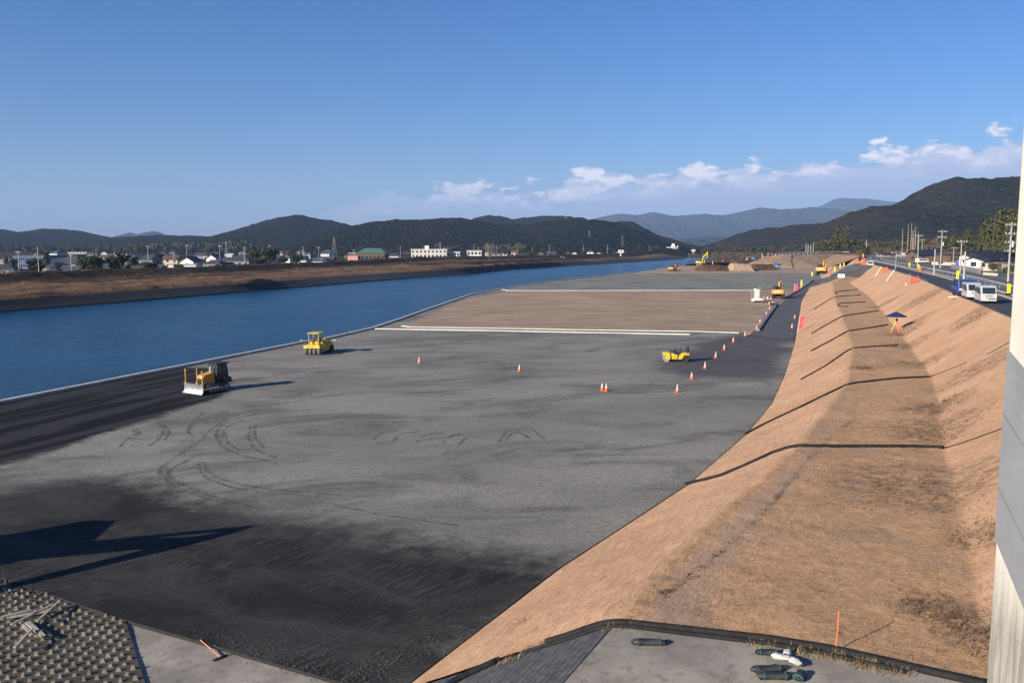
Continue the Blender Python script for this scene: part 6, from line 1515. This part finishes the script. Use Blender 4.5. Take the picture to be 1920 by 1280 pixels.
for i, (u, d, h) in enumerate(((1687, 480, 16), (1697, 470, 18), (1703, 475, 19), (1706, 480, 15), (1711, 470, 17), (1716, 490, 14), (1708, 500, 16))):
    q = Vector(((u - 960) / F * d, d, 7)); e = empty('dead_trunk', q, 0, 'bare pale tree trunk, %s from the left in the group left of the village' % ORD[i], 'tree', 'bare trunks left of the village')
    MB().tube([(0, 0, 0), (.1, 0, h * .5), (-.1, .1, h)], .2, 6, [.28, .22, .08]).build('trunk', mat('pale_bark', (.33, .27, .21), (.25, .20, .16), 2) if i == 0 else bpy.data.materials['pale_bark'], e)
    mb = MB(); r = random.Random(i)
    for k_ in range(6): a = r.uniform(0, 6.28); z = h * r.uniform(.5, .95); mb.tube([(0, 0, z), (math.cos(a) * 1.2, math.sin(a) * 1.2, z + .9)], .05, 4)
    mb.build('branches', TWIG, e)
woods('hillside_woods', band(1320, 1545, 900, 1050, 90, .7, 1.2, 2) + band(1540, 1930, 640, 800, 170, .8, 1.35, 6) + band(1600, 1930, 520, 620, 70, .7, 1.1, 6), mat('near_dark_woods', (.035, .042, .020), (.055, .050, .026), .05, world=True), 90, .9, 'dark mixed woods at the foot of the right-hand hill', 21)
woods('bare_thicket', band(1600, 1760, 470, 600, 70, .35, .6, 6.4) + band(1330, 1480, 560, 800, 110, .35, .7, 1.0) + band(1290, 1345, 700, 900, 40, .3, .5, 1), mat('thicket_twigs', (.12, .082, .060), (.085, .060, .045), .05, world=True), 90, .6, 'leafless brown thicket on the rough ground', 33)
# soil heaps
def heap(px, D, h, wy, m, label, seed, ridge=None):
    x0, x1 = (px[0] - 960) / F * D, (px[1] - 960) / F * D; n = 60; k = 34
    xs = np.linspace(x0, x1, n); ys = np.linspace(-wy, wy, k); X, Y = np.meshgrid(xs, ys)
    tx = (xs - x0) / (x1 - x0); px_ = np.clip(np.minimum(tx / .22, (1 - tx) / .14), 0, 1); py_ = np.clip(1.25 * (1 - np.abs(ys) / wy), 0, 1)
    Z = h * px_[None, :] * py_[:, None] * (.8 + .4 * fbm(X * .15, Y * .15, 3, seed)) + .5 * (fbm(X * .7, Y * .7, 3, seed + 1) - .5) - .15
    o = gridmesh('soil_heap', X, Y + D, Z, m, smooth=False); register(X, Y + D, Z)
    return tag(o, label, 'soil heap', 'heaps of dug soil at the far end of the site')
DKE = bank_material('wet_earth', (.11, .065, .042), (.06, .036, .025), (.15, .09, .06), .6)
heap((1298, 1368), 452, 3.4, 12, DKE, 'long dark brown soil heap under the yellow excavator', 3); heap((1358, 1410), 447, 4.2, 10, M_EARTH, 'tan soil heap between the dark heap and the dump trucks', 6)
heap((1400, 1452), 460, 3.6, 12, DKE, 'brown soil heap under the excavator beside the dump trucks', 9)
# pale concrete wall at the foot of the embankment
for px, h, m, lab in (([(1500, 487.5), (1530, 486.5), (1562, 485)], 1.6, CONCW, 'long pale concrete wall at the foot of the cross embankment'),):
    pts = [P(u, v, 0) for u, v in px]; tag(ribbon3('retaining_wall', [p.x for p in pts], [p.y for p in pts], [(-.4, -.3), (-.4, h), (.4, h), (.4, -.3)], m), lab, 'wall')
# white stakes along the soil heaps
mb_p = None
for i in range(16):
    u = 1336 + i * 4.7; q = P(u, 497 - i * .35, 1.0); o = MB().cyl((0, 0, -1), (0, 0, 1.5 if i % 4 else 2.6), .16, n=5).build('white_stake', WHITE); o.location = q
    tag(o, 'small white stake, %s from the left in the line behind the soil heaps' % ORD[i], 'stake', 'white stakes behind the soil heaps')

# ================================================================ TYRE MARKS, STRAW
def crpx(px, n=14):
    pts = [Vector((u, v, 0)) for u, v in px]; return cr(pts, n)
TM = [[(298, 905), (300, 880), (322, 862), (372, 828), (395, 806), (430, 783), (500, 762), (600, 746)], [(318, 912), (316, 885), (345, 866), (385, 846)], [(300, 868), (302, 885), (318, 905), (360, 925), (430, 946)], [(312, 866), (314, 884), (332, 903), (385, 926), (470, 950)],
      [(352, 812), (364, 793), (400, 778), (470, 762), (560, 752)], [(364, 820), (352, 806), (366, 786), (380, 776)], [(404, 820), (412, 800), (440, 786), (500, 774), (580, 768)], [(415, 826), (420, 806), (446, 792), (520, 780)], [(405, 812), (415, 835), (450, 852), (520, 868)], [(420, 812), (432, 834), (470, 850)],
      [(372, 868), (376, 884), (400, 902), (470, 920), (600, 930)], [(382, 866), (390, 884), (420, 900), (500, 916), (640, 928)], [(296, 792), (306, 805), (298, 822), (278, 836)], [(304, 794), (316, 808), (308, 826)], [(248, 806), (256, 812), (240, 822), (222, 840)], [(255, 803), (262, 812), (248, 826)],
      [(700, 824), (715, 812), (745, 806)], [(735, 828), (752, 814), (790, 808)], [(780, 830), (800, 815), (830, 812)], [(830, 832), (845, 818), (870, 812)], [(860, 834), (876, 820), (905, 818)], [(935, 828), (948, 812), (958, 806)], [(945, 830), (955, 816), (968, 810)], [(1000, 806), (1015, 818), (1022, 824)], [(965, 808), (985, 816), (1000, 826)],
      [(470, 800), (466, 820), (480, 842), (520, 858)], [(480, 798), (478, 818), (494, 838)], [(560, 745), (700, 735), (820, 735), (920, 740)], [(330, 735), (430, 738), (520, 735), (640, 722)], [(600, 940), (720, 965), (860, 985)]]
mb = MB()
for px in TM:
    pts = crpx(px); q = [P(p.x, p.y, 0) for p in pts]; r = random.Random(int(px[0][0]))
    for i in range(len(q) - 1):

        a, b = q[i], q[i + 1]; d = (b - a); L = d.length
        if L < 1e-3: continue
        nn = Vector((-d.y, d.x, 0)).normalized(); w_ = .11 + .05 * r.random(); za, zb = ground(a.x, a.y), ground(b.x, b.y)
        zo = .012
        mb.add([(a + nn * w_).to_tuple()[:2] + (za + zo,), (a - nn * w_).to_tuple()[:2] + (za + zo,), (b - nn * w_).to_tuple()[:2] + (zb + zo,), (b + nn * w_).to_tuple()[:2] + (zb + zo,)], [(0, 1, 2, 3)])
tm = bpy.data.materials.new('tyre_mark'); tm.use_nodes = True; t = NT(tm.node_tree); t.t.nodes.clear()
b = t.n('ShaderNodeBsdfPrincipled'); tr_ = t.n('ShaderNodeBsdfTransparent'); mx = t.n('ShaderNodeMixShader'); o = t.n('ShaderNodeOutputMaterial'); b.inputs['Base Color'].default_value = (.10, .10, .097, 1); b.inputs['Roughness'].default_value = .95
pos = t.n('ShaderNodeNewGeometry').outputs['Position']; t.l(t.ss(t.noise(t.mapv(pos, (1, 1, 1), loc=(3, 1, 0)), .9, 8, .85), .42, .66), mx.inputs[0]); t.l(tr_.outputs[0], mx.inputs[1]); t.l(b.outputs[0], mx.inputs[2]); t.l(mx.outputs[0], o.inputs[0])
tag(mb.build('tyre_marks', tm), 'curved dark tyre marks turning over the grey platform', kind='structure')

def blades(name, n, region, hmin, hmax, m, label, wd=.012, seed=5, clump=None):
    r = random.Random(seed); mb = MB(); c = 0
    while c < n:
        x, y = region(r); z = ground(x, y)
        if z < -.5: c += 1; continue
        for _ in range(4):
            xx, yy_ = x + r.gauss(0, .06), y + r.gauss(0, .06); h = r.uniform(hmin, hmax); a = r.uniform(0, 6.28); l = r.uniform(.3, 1.4) * h; w_ = wd * r.uniform(.6, 1.4); ca, sa_ = math.cos(a), math.sin(a)
            mb.add([(xx - sa_ * w_, yy_ + ca * w_, z - .01), (xx + sa_ * w_, yy_ - ca * w_, z - .01), (xx + ca * l, yy_ + sa_ * l, z + h)], [(0, 1, 2)])
        c += 1
    return tag(mb.build(name, m), label, 'grass', kind='stuff')
def reg_berm(r):
    y = 19.5 + 40 * r.random() ** 1.7; s = r.uniform(.95, 2.6); x = float(lev_x(y, np.array(s)))
    yb = np.interp(x, LX, LY)
    return (x, max(y, yb + .15))
blades('dry_grass', 9000, reg_berm, .03, .10, GSTRAW, 'short dead grass and straw litter on the near berm', .008, 5)
spots = [(P(u, v, z), rr) for u, v, z, rr in WEEDPX]
def reg_weed(r):
    p, rr = r.choice(spots); return (p.x + r.gauss(0, rr * .75), p.y + r.gauss(0, rr * 1.1))
blades('weeds', 3800, reg_weed, .04, .15, mat('dry_weeds', (.15, .10, .06), (.07, .055, .035), 1.5, world=True, spec=.05), 'tangled dark dead weeds in patches on the bank', .012, 6)
def reg_hose(r):
    k_ = random.choice([(980, 1222), (960, 1235), (1160, 1178), (1420, 1208), (1500, 1222), (1560, 1232), (1620, 1248), (1680, 1262), (1600, 1240), (1640, 1252)]); p = hit(*k_); return (p.x + r.gauss(0, .28), p.y + r.gauss(0, .12))
blades('weeds', 260, reg_hose, .03, .20, mat('straw_weeds', (.36, .26, .14), (.20, .14, .08), 1.5, world=True, spec=.05), 'dry straw-coloured weeds growing along the foreground hose', .010, 7)

SEAM = [(1605, 783), (1580, 800), (1540, 835), (1495, 885), (1470, 910), (1455, 935), (1410, 985), (1330, 1050), (1265, 1100), (1235, 1115)]
def reg_seam(r):
    i = r.randrange(len(SEAM) - 1); f = r.random() ** .8; p = P(SEAM[i][0] + (SEAM[i + 1][0] - SEAM[i][0]) * f, SEAM[i][1] + (SEAM[i + 1][1] - SEAM[i][1]) * f, 3.05); return (p.x + r.gauss(0, .09), p.y + r.gauss(0, .09))
blades('weeds', 500, reg_seam, .02, .09, bpy.data.materials['dry_weeds'], 'dark ragged seam of weeds where the straw mats meet on the berm', .012, 8)
# ---------------- the air
hz = MB().box((0, 7200, 390 - 3), (26000, 19000, 790)); 
hm = bpy.data.materials.new('haze_air'); hm.use_nodes = True; t = hm.node_tree; t.nodes.clear()
pv = t.nodes.new('ShaderNodeVolumePrincipled'); mo = t.nodes.new('ShaderNodeOutputMaterial'); t.links.new(pv.outputs[0], mo.inputs['Volume'])
pv.inputs['Color'].default_value = (.40, .60, 1.0, 1); pv.inputs['Density'].default_value = .00008; pv.inputs['Anisotropy'].default_value = 0.0
ho = hz.build('haze', hm); tag(ho, 'thin blue air over the whole valley', kind='stuff')
